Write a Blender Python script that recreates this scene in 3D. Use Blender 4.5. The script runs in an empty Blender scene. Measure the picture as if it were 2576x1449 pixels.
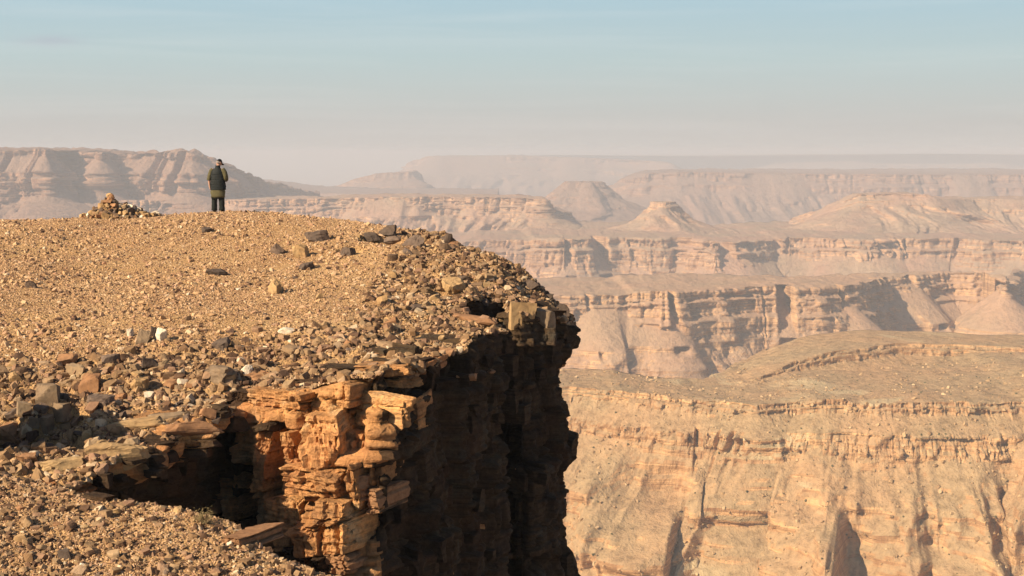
import bpy, math, random
import numpy as np

# ------------------------------------------------------------------ camera, light, exposure
S = bpy.context.scene
COL = S.collection
R = math.radians
F = 3539.0                      # focal length in units of a 2576 px wide picture (about 40 degrees)
PITCH = math.atan((724.5 - 385.0) / F)
SUN_EL, SUN_AZ = R(31.0), R(236.0)     # azimuth clockwise from +Y: behind the camera, to its left

cam_d = bpy.data.cameras.new('camera')
cam = bpy.data.objects.new('camera', cam_d)
COL.objects.link(cam)
cam_d.sensor_width = 36.0
cam_d.lens = 36.0 * F / 2576.0
cam_d.clip_start, cam_d.clip_end = 0.1, 200000.0
cam.rotation_euler = (math.pi / 2 - PITCH, 0, 0)
S.camera = cam

world = bpy.data.worlds.new('World')
S.world = world
world.use_nodes = True
wn, wl = world.node_tree.nodes, world.node_tree.links
bg = wn['Background']
sky = wn.new('ShaderNodeTexSky')
sky.sky_type = 'NISHITA'
sky.sun_disc = False
sky.sun_elevation, sky.sun_rotation = SUN_EL, SUN_AZ
sky.air_density, sky.dust_density, sky.ozone_density = 1.0, 1.5, 4.0
SKY_STRENGTH = 0.05
bg.inputs[1].default_value = SKY_STRENGTH

def wnode(t, **kw):
    n = wn.new(t)
    for k, v in kw.items():
        setattr(n, k, v)
    return n
# thin high cloud: long streaks by direction, all round the sky, fading out upward
tc = wnode('ShaderNodeTexCoord')
mp = wnode('ShaderNodeMapping'); mp.inputs['Scale'].default_value = (1.6, 1.6, 34.0)
nz = wnode('ShaderNodeTexNoise'); nz.inputs['Scale'].default_value = 2.2; nz.inputs['Detail'].default_value = 6.0
nz.inputs['Roughness'].default_value = 0.55; nz.inputs['Distortion'].default_value = 0.6
cr = wnode('ShaderNodeValToRGB')
cr.color_ramp.elements[0].position = 0.47; cr.color_ramp.elements[0].color = (0, 0, 0, 1)
cr.color_ramp.elements[1].position = 0.75; cr.color_ramp.elements[1].color = (1, 1, 1, 1)
# dust veil low over the whole horizon: pale grey at the skyline, blue-white above, gone by about 25 degrees up
sepz = wnode('ShaderNodeSeparateXYZ'); wl.new(tc.outputs['Generated'], sepz.inputs[0])
veil = wnode('ShaderNodeValToRGB')
ve = veil.color_ramp.elements
VEIL = [(0.0, (.57, .545, .515)), (0.02, (.55, .54, .515)), (0.042, (.53, .575, .56)), (0.065, (.495, .60, .605)), (0.105, (.425, .585, .655)), (0.25, (.25, .43, .60))]
while len(ve) < len(VEIL): ve.new(0.5)
for q, (p_, c_) in zip(ve, VEIL):
    q.position = p_; q.color = (*c_, 1)
wl.new(sepz.outputs[2], veil.inputs[0])
gain = wnode('ShaderNodeVectorMath', operation='SCALE'); gain.inputs['Scale'].default_value = 0.645 / SKY_STRENGTH
wl.new(veil.outputs[0], gain.inputs[0])
fade = wnode('ShaderNodeMapRange', interpolation_type='SMOOTHSTEP')
fade.inputs[1].default_value, fade.inputs[2].default_value, fade.inputs[3].default_value, fade.inputs[4].default_value = 0.12, 0.34, 1.0, 0.0
wl.new(sepz.outputs[2], fade.inputs[0])
mixv = wnode('ShaderNodeMix', data_type='RGBA')
wl.new(fade.outputs[0], mixv.inputs[0]); wl.new(sky.outputs[0], mixv.inputs[6]); wl.new(gain.outputs[0], mixv.inputs[7])
mul = wnode('ShaderNodeMath', operation='MULTIPLY'); mul.inputs[1].default_value = 0.10
mixc = wnode('ShaderNodeMix', data_type='RGBA')
wl.new(tc.outputs['Generated'], mp.inputs['Vector']); wl.new(mp.outputs[0], nz.inputs['Vector'])
wl.new(nz.outputs['Fac'], cr.inputs[0]); wl.new(cr.outputs[0], mul.inputs[0])
wl.new(mul.outputs[0], mixc.inputs[0])
wl.new(mixv.outputs[2], mixc.inputs[6]); mixc.inputs[7].default_value = (.62 / SKY_STRENGTH, .60 / SKY_STRENGTH, .57 / SKY_STRENGTH, 1)
# one small mauve cloud low in the west
def wmath(op, a, b=0.0):
    n = wnode('ShaderNodeMath', operation=op)
    for i, v in enumerate((a, b)):
        if hasattr(v, 'links'): wl.new(v, n.inputs[i])
        else: n.inputs[i].default_value = v
    return n.outputs[0]
ux = wmath('DIVIDE', sepz.outputs[0], wmath('MAXIMUM', sepz.outputs[1], 0.05))
uz = wmath('DIVIDE', sepz.outputs[2], wmath('MAXIMUM', sepz.outputs[1], 0.05))
nz2 = wnode('ShaderNodeTexNoise'); nz2.inputs['Scale'].default_value = 60.0; nz2.inputs['Detail'].default_value = 4.0
mp2 = wnode('ShaderNodeMapping'); mp2.inputs['Scale'].default_value = (1, 1, 5)
wl.new(tc.outputs['Generated'], mp2.inputs[0]); wl.new(mp2.outputs[0], nz2.inputs['Vector'])
ex = wmath('POWER', wmath('ABSOLUTE', wmath('DIVIDE', wmath('ADD', ux, 0.325), 0.021)), 2.0)
ez = wmath('POWER', wmath('ABSOLUTE', wmath('DIVIDE', wmath('SUBTRACT', uz, 0.0785), 0.0032)), 2.0)
cm = wmath('MULTIPLY', wmath('POWER', 2.7183, wmath('MULTIPLY', wmath('ADD', ex, ez), -1.0)), wmath('MULTIPLY', nz2.outputs['Fac'], 0.9))
lone = wnode('ShaderNodeMix', data_type='RGBA')
wl.new(cm, lone.inputs[0]); wl.new(mixc.outputs[2], lone.inputs[6]); lone.inputs[7].default_value = (.30 / SKY_STRENGTH, .30 / SKY_STRENGTH, .35 / SKY_STRENGTH, 1)
wl.new(lone.outputs[2], bg.inputs[0])

sun_d = bpy.data.lights.new('sun', 'SUN')
sun_d.energy, sun_d.angle, sun_d.color = 5.0, R(0.5), (1.0, 0.82, 0.58)
sun = bpy.data.objects.new('sun', sun_d)
COL.objects.link(sun)
sun.rotation_euler = (math.pi / 2 - SUN_EL, 0, math.pi - SUN_AZ)
sun.location = (-40, -40, 60)

vs = S.view_settings
vs.view_transform, vs.look, vs.gamma, vs.use_curve_mapping = 'Standard', 'None', 1.0, False
vs.exposure = 0.68
cy = S.cycles
cy.use_denoising = True
cy.max_bounces, cy.diffuse_bounces, cy.glossy_bounces, cy.volume_bounces = 6, 1, 1, 2
cy.caustics_reflective = cy.caustics_refractive = False

# ------------------------------------------------------------------ projection helpers (picture units: 2576 x 1449)
CP, SP = math.cos(PITCH), math.sin(PITCH)
def ray(px, py):
    u = (np.asarray(px, float) - 1288.0) / F
    v = (724.5 - np.asarray(py, float)) / F
    # camera forward (0,CP,-SP), up (0,SP,CP)
    return u, CP + v * SP, -SP + v * CP
def P(px, py, d):
    """world point seen at picture place px, py at distance Y = d"""
    x, y, z = ray(px, py)
    return np.stack([x / y * d, np.ones_like(x) * d, z / y * d], -1)
def proj(p):
    p = np.asarray(p, float)
    f = p[..., 1] * CP - p[..., 2] * SP
    up = p[..., 1] * SP + p[..., 2] * CP
    return 1288.0 + F * p[..., 0] / f, 724.5 - F * up / f

# ------------------------------------------------------------------ noise
def _h(ix, iy, iz, seed):
    n = (ix.astype(np.int64) * 374761393 + iy.astype(np.int64) * 668265263 + iz.astype(np.int64) * 2147483647 + seed * 974711) & 0xFFFFFFFF
    n = ((n ^ (n >> 13)) * 1274126177) & 0xFFFFFFFF
    n = ((n ^ (n >> 15)) * 2246822519) & 0xFFFFFFFF
    n = n ^ (n >> 16)
    return (n & 0xFFFFFF) / float(0xFFFFFF) * 2 - 1
def vn(x, y, z=0.0, seed=0):
    """value noise in -1..1"""
    x, y, z = np.broadcast_arrays(np.asarray(x, float), np.asarray(y, float), np.asarray(z, float))
    ix, iy, iz = np.floor(x), np.floor(y), np.floor(z)
    fx, fy, fz = x - ix, y - iy, z - iz
    s = lambda t: t * t * t * (t * (t * 6 - 15) + 10)
    fx, fy, fz = s(fx), s(fy), s(fz)
    ix, iy, iz = ix.astype(np.int64), iy.astype(np.int64), iz.astype(np.int64)
    flat = not np.any(fz)
    def plane(k):
        a = _h(ix, iy, iz + k, seed); b = _h(ix + 1, iy, iz + k, seed)
        c = _h(ix, iy + 1, iz + k, seed); d = _h(ix + 1, iy + 1, iz + k, seed)
        return (a + (b - a) * fx) * (1 - fy) + (c + (d - c) * fx) * fy
    lo = plane(0)
    return lo if flat else lo * (1 - fz) + plane(1) * fz
def fbm(x, y, z=0.0, oct=4, seed=0, gain=0.5, lac=2.03):
    t, a, n = 0.0, 1.0, 0.0
    x, y, z = np.asarray(x, float), np.asarray(y, float), np.asarray(z, float)
    for i in range(oct):
        t = t + a * vn(x, y, z, seed + i * 17); n += a
        x, y, z, a = x * lac + 5.2, y * lac + 1.3, z * lac, a * gain
    return t / n
def billow(x, y, z=0.0, oct=3, seed=0):
    t, a, n = 0.0, 1.0, 0.0
    x, y, z = np.asarray(x, float), np.asarray(y, float), np.asarray(z, float)
    for i in range(oct):
        t = t + a * np.abs(vn(x, y, z, seed + i * 31)); n += a
        x, y, z, a = x * 2.1 + 3.1, y * 2.1 + 7.7, z * 2.1, a * 0.5
    return t / n            # 0..~0.6, sharp valleys at 0
def sstep(a, b, x):
    t = np.clip((x - a) / (b - a), 0, 1)
    return t * t * (3 - 2 * t)

# ------------------------------------------------------------------ objects
def mesh_obj(name, verts, faces, mat=None, parent=None, smooth=False, loc=None):
    me = bpy.data.meshes.new(name)
    verts = np.ascontiguousarray(verts, dtype=np.float32)
    if isinstance(faces, np.ndarray):
        nf, k = faces.shape
        me.vertices.add(len(verts)); me.vertices.foreach_set('co', verts.ravel())
        me.loops.add(nf * k); me.loops.foreach_set('vertex_index', faces.astype(np.int32).ravel())
        me.polygons.add(nf)
        me.polygons.foreach_set('loop_start', np.arange(0, nf * k, k, dtype=np.int32))
        me.update(calc_edges=True)
    else:
        me.from_pydata(verts.tolist(), [], faces)
    me.validate()
    if smooth:
        me.polygons.foreach_set('use_smooth', np.ones(len(me.polygons), dtype=bool))
    if mat:
        me.materials.append(mat)
    return link(name, me, parent, loc)
def link(name, me, parent=None, loc=None):
    o = bpy.data.objects.new(name, me)
    COL.objects.link(o)
    if loc is not None:
        o.location = loc
    if parent:
        o.parent = parent
    return o
def tag(o, label=None, cat=None, group=None, kind=None):
    if label: o['label'] = label
    if cat: o['category'] = cat
    if group: o['group'] = group
    if kind: o['kind'] = kind
    return o
def grid_faces(nr, nc):
    i = np.arange(nr * nc).reshape(nr, nc)
    return np.stack([i[:-1, :-1], i[:-1, 1:], i[1:, 1:], i[1:, :-1]], -1).reshape(-1, 4)

# ------------------------------------------------------------------ materials
class NT:
    def __init__(self, name, rough=0.95):
        self.m = bpy.data.materials.new(name); self.m.use_nodes = True
        self.n, self.l = self.m.node_tree.nodes, self.m.node_tree.links
        self.b = self.n['Principled BSDF']
        self.b.inputs['Roughness'].default_value = rough
        self.b.inputs['Specular IOR Level'].default_value = 0.12
    def node(self, t, ins=None, **kw):
        n = self.n.new(t)
        for k, v in kw.items(): setattr(n, k, v)
        for k, v in (ins or {}).items():
            if hasattr(v, 'is_output') or hasattr(v, 'links'): self.l.new(v, n.inputs[k])
            else: n.inputs[k].default_value = v
        return n
    def pos(self): return self.node('ShaderNodeNewGeometry').outputs['Position']
    def mapped(self, vec, sc): return self.node('ShaderNodeMapping', {'Vector': vec, 'Scale': sc}).outputs[0]
    def noise(self, vec, scale, detail=4.0, rough=0.55, dist=0.0):
        return self.node('ShaderNodeTexNoise', {'Vector': vec, 'Scale': scale, 'Detail': detail, 'Roughness': rough, 'Distortion': dist}).outputs['Fac']
    def ramp(self, fac, stops):
        r = self.node('ShaderNodeValToRGB', {'Fac': fac}); e = r.color_ramp.elements
        while len(e) < len(stops): e.new(0.5)
        for q, (p, c) in zip(e, stops):
            q.position = p; q.color = (*c, 1) if len(c) == 3 else c
        return r.outputs['Color']
    def mix(self, fac, a, b, mode='MIX'):
        n = self.node('ShaderNodeMix', data_type='RGBA', blend_type=mode)
        for k, v in (('Factor', fac), ('A', a), ('B', b)):
            s = [i for i in n.inputs if i.name == k and (i.type == ('VALUE' if k == 'Factor' else 'RGBA'))][0]
            if hasattr(v, 'links'): self.l.new(v, s)
            else: s.default_value = (*v, 1) if isinstance(v, tuple) and len(v) == 3 else v
        return [o for o in n.outputs if o.type == 'RGBA'][0]
    def math(self, op, a, b=0.0, clamp=False):
        return self.node('ShaderNodeMath', {0: a, 1: b}, operation=op, use_clamp=clamp).outputs[0]
    def bump(self, h, strength, dist):
        n = self.node('ShaderNodeBump', {'Height': h, 'Strength': strength, 'Distance': dist})
        self.l.new(n.outputs[0], self.b.inputs['Normal'])
    def color(self, c): self.l.new(c, self.b.inputs['Base Color'])

def bedrock_mat(name, tone=1.0, hue=(1, 1, 1)):
    t = NT(name)
    p = t.pos()
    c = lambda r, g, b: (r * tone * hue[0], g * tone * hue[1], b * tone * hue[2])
    n1 = t.noise(p, 1.3, 5.0, 0.6)
    col = t.ramp(n1, [(0.30, c(.15, .098, .062)), (0.44, c(.27, .155, .078)), (0.55, c(.38, .215, .10)), (0.66, c(.35, .25, .15)), (0.78, c(.40, .30, .20))])
    st = t.noise(t.mapped(p, (0.6, 0.6, 9.0)), 1.6, 5.0, 0.62, 0.4)
    col = t.mix(0.75, col, t.ramp(st, [(0.32, (.42, .36, .33)), (0.5, (.88, .82, .78)), (0.66, (1.15, 1.08, .98))]), 'MULTIPLY')
    rs = t.noise(p, 0.55, 4.0, 0.6)
    col = t.mix(t.ramp(rs, [(0.50, (0, 0, 0)), (0.66, (.6, .6, .6))]), col, c(.33, .15, .07))
    fine = t.noise(p, 16.0, 4.0, 0.7)
    col = t.mix(0.55, col, t.ramp(fine, [(0.30, (.45, .42, .40)), (0.52, (1, 1, 1)), (0.72, (1.25, 1.2, 1.1))]), 'MULTIPLY')
    t.color(col)
    t.bump(t.math('ADD', t.math('MULTIPLY', st, 0.6), fine), 0.9, 0.06)
    return t.m
M_BED = bedrock_mat('shaded_bedrock', 0.27, (.85, 1.0, 1.25))  # bedrock darkened: shade of cliff face and gully wall painted into the colour
M_OCHRE = bedrock_mat('sunlit_ochre_bedrock', 1.5, (1.06, 1.0, .90))  # same bedrock brightened: sunlight on the buttress painted into the colour

def stone_mat(name, stops, detail=14.0, var=0.35):
    """loose stone: a colour of its own per stone, mottled"""
    t = NT(name)
    rnd = t.node('ShaderNodeObjectInfo').outputs['Random']
    col = t.ramp(rnd, stops)
    tcn = t.node('ShaderNodeTexCoord').outputs['Object']
    p = t.pos()
    f = t.noise(p, detail, 4.0, 0.65)
    col = t.mix(var, col, t.ramp(f, [(0.3, (.45, .42, .42)), (0.5, (1, 1, 1)), (0.72, (1.35, 1.25, 1.1))]), 'MULTIPLY')
    big = t.noise(p, 2.2, 2.0, 0.5)
    col = t.mix(0.35, col, t.ramp(big, [(0.35, (.75, .66, .6)), (0.55, (1, 1, 1))]), 'MULTIPLY')
    t.color(col)
    t.bump(f, 0.7, 0.02)
    return t.m
GRAVEL_STOPS = [(0.0, (.10, .062, .045)), (0.16, (.24, .14, .085)), (0.32, (.40, .245, .13)), (0.52, (.50, .32, .175)), (0.72, (.55, .375, .215)), (0.90, (.46, .27, .17)), (0.97, (.58, .43, .27)), (1.0, (.66, .52, .36))]
M_GRAVEL = stone_mat('gravel_stone', [(p_, tuple(q * 1.1 for q in c_)) for p_, c_ in GRAVEL_STOPS], 30.0, 0.3)
M_ROCK = stone_mat('rubble_rock', [(0.0, (.12, .08, .055)), (0.3, (.20, .13, .08)), (0.6, (.28, .175, .10)), (0.85, (.33, .225, .135)), (1.0, (.40, .29, .18))], 9.0, 0.7)
M_PALE = stone_mat('pale_stone', [(0.0, (.62, .50, .36)), (1.0, (.74, .64, .50))], 10.0, 0.4)
M_DARK = stone_mat('dark_stone', [(0.0, (.10, .075, .06)), (1.0, (.18, .13, .10))], 10.0, 0.6)
M_TAN = stone_mat('tan_stone', [(0.0, (.40, .255, .125)), (1.0, (.46, .31, .16))], 9.0, 0.6)
M_RED = stone_mat('red_stone', [(0.0, (.31, .165, .085)), (1.0, (.38, .21, .11))], 9.0, 0.6)
M_GREY = stone_mat('grey_stone', [(0.0, (.23, .165, .11)), (1.0, (.31, .225, .145))], 9.0, 0.6)

def ground_mat():
    t = NT('stony_ground'); p = t.pos()
    n = t.noise(p, 0.35, 4.0, 0.6)
    col = t.ramp(n, [(0.32, (.42, .25, .125)), (0.5, (.55, .345, .165)), (0.68, (.60, .40, .205))])
    v = t.node('ShaderNodeTexVoronoi', {'Vector': p, 'Scale': 22.0})
    col = t.mix(0.55, col, t.ramp(t.node('ShaderNodeSeparateColor', {'Color': v.outputs['Color']}).outputs[0], [(0.0, (.42, .36, .34)), (0.45, (.95, .92, .88)), (1.0, (1.3, 1.25, 1.15))]), 'MULTIPLY')
    f = t.noise(p, 40.0, 3.0, 0.7)
    col = t.mix(0.4, col, t.ramp(f, [(0.3, (.5, .46, .44)), (0.55, (1, 1, 1))]), 'MULTIPLY')
    t.color(col)
    t.bump(t.math('SUBTRACT', f, v.outputs['Distance']), 1.0, 0.03)
    return t.m
M_GROUND = ground_mat()

def canyon_mat(name, cliff, slope, red, sc=1.0, streak=0.75, speck=0.4, pale=0.0):
    """far canyon rock: bedded cliffs with varnish streaks, scree where the ground is less steep"""
    t = NT(name)
    g = t.node('ShaderNodeNewGeometry'); p = g.outputs['Position']
    nzz = t.node('ShaderNodeSeparateXYZ', {0: g.outputs['True Normal']}).outputs[2]
    bed = t.noise(t.mapped(p, (.004 * sc, .004 * sc, .16 * sc)), 1.0, 6.0, 0.68, 0.25)
    cl = t.mix(0.9, cliff, t.ramp(bed, [(0.30, (.50, .42, .38)), (0.41, (1.0, .95, .9)), (0.47, (.62, .52, .46)), (0.54, (1.22, 1.18, 1.1)), (0.60, (.75, .66, .58)), (0.70, (1.12, 1.05, .98))]), 'MULTIPLY')
    vs_ = t.noise(t.mapped(p, (.11 * sc, .11 * sc, .010 * sc)), 1.0, 5.0, 0.62, 0.3)
    cl = t.mix(streak, cl, t.ramp(vs_, [(0.34, (.50, .40, .36)), (0.48, (.92, .88, .84)), (0.62, (1.12, 1.1, 1.05))]), 'MULTIPLY')
    big = t.noise(p, .022 * sc, 6.0, 0.66)
    sl = t.mix(t.ramp(big, [(0.40, (0, 0, 0)), (0.60, (1, 1, 1))]), slope, red)
    sp = t.noise(p, .22 * sc, 5.0, 0.72)
    sl = t.mix(speck, sl, t.ramp(sp, [(0.34, (.42, .41, .36)), (0.44, (.82, .80, .76)), (0.52, (1.0, 1.0, .98)), (0.66, (1.25, 1.22, 1.15))]), 'MULTIPLY')
    if pale:
        pn = t.noise(t.mapped(p, (.010, .010, .028)), 1.0, 5.0, 0.62, 0.6)
        sl = t.mix(t.ramp(pn, [(0.58, (0, 0, 0)), (0.63, (pale, pale, pale))]), sl, (.56, .43, .25))
    steep = t.ramp(nzz, [(0.40, (1, 1, 1)), (0.60, (0, 0, 0))])
    col = t.mix(steep, sl, cl)
    t.color(col)
    t.bump(t.math('ADD', sp, t.math('MULTIPLY', t.math('ADD', bed, vs_), steep)), 1.0, 2.2 / sc)
    return t.m
M_C1 = canyon_mat('near_terrace_rock', (.57, .365, .20), (.40, .275, .155), (.46, .285, .155), 1.0, 0.7, 0.65, 0.75)
M_C2 = canyon_mat('middle_terrace_rock', (.58, .38, .225), (.42, .28, .18), (.47, .29, .185), 0.7)
M_C3 = canyon_mat('far_terrace_rock', (.55, .36, .23), (.38, .265, .18), (.42, .255, .175), 0.45, 0.85)
M_C4 = canyon_mat('horizon_mesa_rock', (.38, .24, .175), (.28, .185, .14), (.31, .19, .14), 0.3, 0.8)

# ------------------------------------------------------------------ haze: one closed box of even, pale air
def haze_box(x0, x1, y0, y1, z0, z1, density):
    v = [(x, y, z) for z in (z0, z1) for y in (y0, y1) for x in (x0, x1)]
    f = [(0, 2, 3, 1), (4, 5, 7, 6), (0, 1, 5, 4), (2, 6, 7, 3), (0, 4, 6, 2), (1, 3, 7, 5)]
    m = bpy.data.materials.new('haze_air'); m.use_nodes = True
    n, l = m.node_tree.nodes, m.node_tree.links
    n.remove(n['Principled BSDF'])
    pv = n.new('ShaderNodeVolumePrincipled')
    pv.inputs['Color'].default_value = (0.69, 0.745, 0.84, 1)
    pv.inputs['Density'].default_value = density
    pv.inputs['Anisotropy'].default_value = 0.0
    l.new(pv.outputs[0], n['Material Output'].inputs['Volume'])
    tag(mesh_obj('haze', np.array(v), f, m), kind='stuff')
haze_box(-46000, 46000, -3000, 66000, -342, 26, 0.00022)

# ------------------------------------------------------------------ far canyon
def sheet(name, x0, x1, y0, y1, z, mat):
    return tag(mesh_obj(name, np.array([(x0, y0, z), (x1, y0, z), (x1, y1, z), (x0, y1, z)]), [(0, 1, 2, 3)], mat), kind='structure')
sheet('canyon_floor', -45000, 45000, -2500, 65000, -340.0, M_C3)

def plain():
    yy = np.geomspace(9300, 64000, 30); xx = np.linspace(-1, 1, 60)
    X = (0.31 + xx[None, :] * 0.36) * yy[:, None]; Y = np.repeat(yy[:, None], 60, 1)
    Z = -17 + 16 * fbm(X / 1300, Y / 4000, oct=4, seed=5) - 220 * sstep(0.02, -0.05, X / Y)
    tag(mesh_obj('far_plain', np.stack([X, Y, Z], -1).reshape(-1, 3), grid_faces(30, 60), M_C4, smooth=True), kind='structure')
plain()

def rim_pts(lst, z=None):
    out = []
    for q in lst:
        px, py = q[0], q[1]
        d = q[2] if len(q) > 2 else None
        if d is None:
            d = z * -3539.0 / (py - 385.0)
        out.append((px, py, d))
    a = np.array(out, float)
    return P(a[:, 0], a[:, 1], a[:, 2])

def blocks_offset(s, z, seed, lay, width, amp, joint=0.03, groove=0.07, top=30.0):
    """offset of a jointed, bedded rock face: beds with their own setback, cut into blocks"""
    rs = np.random.RandomState(seed)
    b = [0.0]
    while b[-1] < top: b.append(b[-1] + rs.uniform(*lay) * (0.4 if rs.rand() < 0.35 else 1.0))
    b = np.array(b)
    k = np.clip(np.searchsorted(b, z) - 1, 0, len(b) - 2)
    dz = np.minimum(z - b[k], b[k + 1] - z)
    lo = rs.uniform(-0.5, 0.5, len(b))
    wd = rs.uniform(width[0], width[1], len(b)); ph = rs.uniform(0, 10, len(b))
    u = s / wd[k] + ph[k]
    u = u + 0.35 * _h(np.floor(u).astype(np.int64), k.astype(np.int64), np.zeros_like(k, dtype=np.int64), seed + 2) * 0.6
    c = np.floor(u); fr = u - c
    ds = np.minimum(fr, 1 - fr) * wd[k]
    r = _h(c.astype(np.int64), k.astype(np.int64), np.ones_like(k, dtype=np.int64), seed + 3)
    tilt = _h(c.astype(np.int64), k.astype(np.int64), np.full_like(k, 2, dtype=np.int64), seed + 4) * (fr - 0.5)
    off = amp * (0.55 * lo[k] + 0.75 * r + 0.5 * tilt)
    g = np.minimum(np.clip(dz, 0, None), ds)
    return off - groove * (1 - sstep(joint * 0.4, joint, g))

def layer(name, rim, prof, mat, seed, nu, nv, back=100.0, emb=(0, 1), flute=(0, 1), gully=(0, 1), bed=(0.0, 1.0),
          cuts=(), nrand=0, rough=0.6, sm=2, spur=0.6, cone=0.5, ribs=(), grow=2.5, sparse=-9999, cut_from=0.0, closed=False, rim_var=0.0, talus=1.0):
    """A terrace: flat top, bedded cliffs, scree with gullies. prof = (outward, drop, kind); kind 1 cliff, 2 scree, 3 ledge"""
    rim = np.asarray(rim, float)
    seg = np.r_[0, np.cumsum(np.hypot(np.diff(rim[:, 0]), np.diff(rim[:, 1])))]
    pr = proj(rim)[0]
    wseg = np.diff(seg) * np.where((pr[1:] + pr[:-1]) / 2 < sparse, 0.12, 1.0)
    cw = np.r_[0, np.cumsum(wseg)]
    sq = np.interp(np.linspace(0, cw[-1], nu), cw, seg)
    C = np.stack([np.interp(sq, seg, rim[:, k]) for k in range(3)], -1)
    for _ in range(sm):
        C[1:-1] = (C[:-2] + 2 * C[1:-1] + C[2:]) / 4
    T = np.gradient(C[:, :2], axis=0)
    k = max(3, nu // 60)
    ker = np.ones(k) / k
    T = np.stack([np.convolve(np.pad(T[:, i], (k // 2, k - 1 - k // 2), 'edge'), ker, 'valid') for i in range(2)], -1)
    T /= np.linalg.norm(T, axis=1, keepdims=True) + 1e-9
    N = np.stack([T[:, 1], -T[:, 0]], -1)
    pxs = proj(C)[0]
    rs = np.random.RandomState(seed)
    if rim_var:
        q = fbm(sq / 260.0 + 3, 0.7, oct=3, seed=seed + 50) * 2.5
        C[:, 2] -= rim_var * np.clip(np.floor(q) + sstep(.8, 1, q - np.floor(q)) + 1, 0, 2) + rim_var * 0.25 * fbm(sq / 40.0, .2, seed=seed + 51)
    # profile samples
    pts = [(0.0, 0.0, 0)] + list(prof)
    w = np.array([math.hypot(b[1] - a[1], 0.45 * (b[0] - a[0])) * (1.6 if b[2] == 1 else 1.0) for a, b in zip(pts[:-1], pts[1:])])
    cnt = np.maximum(3, (nv * w / w.sum()).astype(int))
    o, h, cf, tt = [], [], [], []
    tot = sum(b[1] - a[1] for a, b in zip(pts[:-1], pts[1:]) if b[2] == 2) or 1.0
    acc = 0.0
    for a, b, c in zip(pts[:-1], pts[1:], cnt):
        q = np.arange(1, c + 1) / c
        o += list(a[0] + (b[0] - a[0]) * q); h += list(a[1] + (b[1] - a[1]) * q)
        cf += [1.0 if b[2] == 1 else 0.25] * c
        if b[2] == 2:
            tt += list((acc + (b[1] - a[1]) * q) / tot); acc += b[1] - a[1]
        else:
            tt += [acc / tot] * c
    top_o = np.r_[1.02, 1.0, np.linspace(.96, .04, 22) ** 1.3, .006, 0.0]
    nt = len(top_o)
    o, h, cf, tt = (np.array(v) for v in (o, h, cf, tt))
    if np.isscalar(back):
        bk = np.full(nu, float(back))
    else:
        bk = np.interp(pxs, [b[0] for b in back], [b[1] for b in back])
    O = np.concatenate([-(top_o[:, None] * bk[None]), np.repeat(o[:, None], nu, 1)])
    Hh = np.concatenate([np.where(top_o > 1.0, 60.0, 0.0)[:, None] * np.ones(nu), np.repeat(h[:, None], nu, 1)])
    CF = np.concatenate([np.zeros(nt), cf])[:, None]; TT = np.concatenate([np.zeros(nt), tt])[:, None]
    TOP = np.concatenate([1 - top_o / 1.02, np.ones(len(o))])[:, None] ** 2
    s = sq[None, :] + 0 * O
    zb = C[:, 2][None, :] - Hh
    D = np.zeros_like(O)
    if emb[0]:
        D += emb[0] * fbm(s / emb[1], 0.5, oct=3, seed=seed) * TOP
    cut = np.zeros(nu)
    for px, wpx, dep in cuts:
        e = wpx * 0.16 + 0.8
        cut = np.maximum(cut, dep * (sstep(px - wpx / 2 - e, px - wpx / 2 + e, pxs) - sstep(px + wpx / 2 - e, px + wpx / 2 + e, pxs)))
    cut0 = cut.copy()
    for _ in range(nrand):
        c0 = rs.uniform(pxs.min(), pxs.max()); wd = rs.uniform(2.5, 9); dp = flute[0] * rs.uniform(0.8, 2.2)
        cut = np.maximum(cut, dep_g(pxs, c0, wd) * dp)
    CM = np.where(TOP < 1, TOP ** 6, (TT <= 0) * 1.0) if cut_from == 0 else (TT <= 0) * sstep(cut_from, cut_from + 1.5, Hh) * (O > 0)
    D -= cut[None, :] * CM + cut0[None, :] * (TT > 0) * np.clip(0.6 - TT * 9, 0, 1)
    if flute[0]:
        wz = vn(s / (flute[1] * 3), zb / (flute[1] * 2), seed=seed + 3) * 0.5
        D += 0.6 * CF * flute[0] * (billow(s / flute[1] + wz, zb / (flute[1] * 7), oct=4, seed=seed + 4) * 2.2 - 0.7)
        hh_ = float(prof[-1][1]); fl = flute[1]
        dn = np.clip(C[:, 2].max() + 20 - zb + 1.5 * bed[1] * vn(s / (3 * fl), zb / (3 * fl), seed=seed + 60), 0, None)
        D += CF * flute[0] * (CF > 0.9) * blocks_offset(s + 0.25 * fl * vn(s / fl, zb / fl, seed=seed + 61), dn, seed + 62, (0.35 * fl, 1.0 * fl), (0.3 * fl, 1.0 * fl), 0.9, 0.06 * fl, 0.25, top=hh_ + 60)
        D += CF * flute[0] * (CF > 0.9) * blocks_offset(s, dn, seed + 63, (0.1 * fl, 0.3 * fl), (0.12 * fl, 0.4 * fl), 0.38, 0.04 * fl, 0.12, top=hh_ + 60)
    if bed[0]:
        zz = zb / bed[1] + 0.6 * vn(s / 140.0, 0.3, seed=seed + 8)
        D += CF * bed[0] * (_h(np.floor(zz).astype(np.int64), np.zeros_like(zz, dtype=np.int64), np.zeros_like(zz, dtype=np.int64), seed + 9)
                            + 0.6 * _h(np.floor(zz * 3.1).astype(np.int64), np.ones_like(zz, dtype=np.int64), np.zeros_like(zz, dtype=np.int64), seed + 10))
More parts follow.
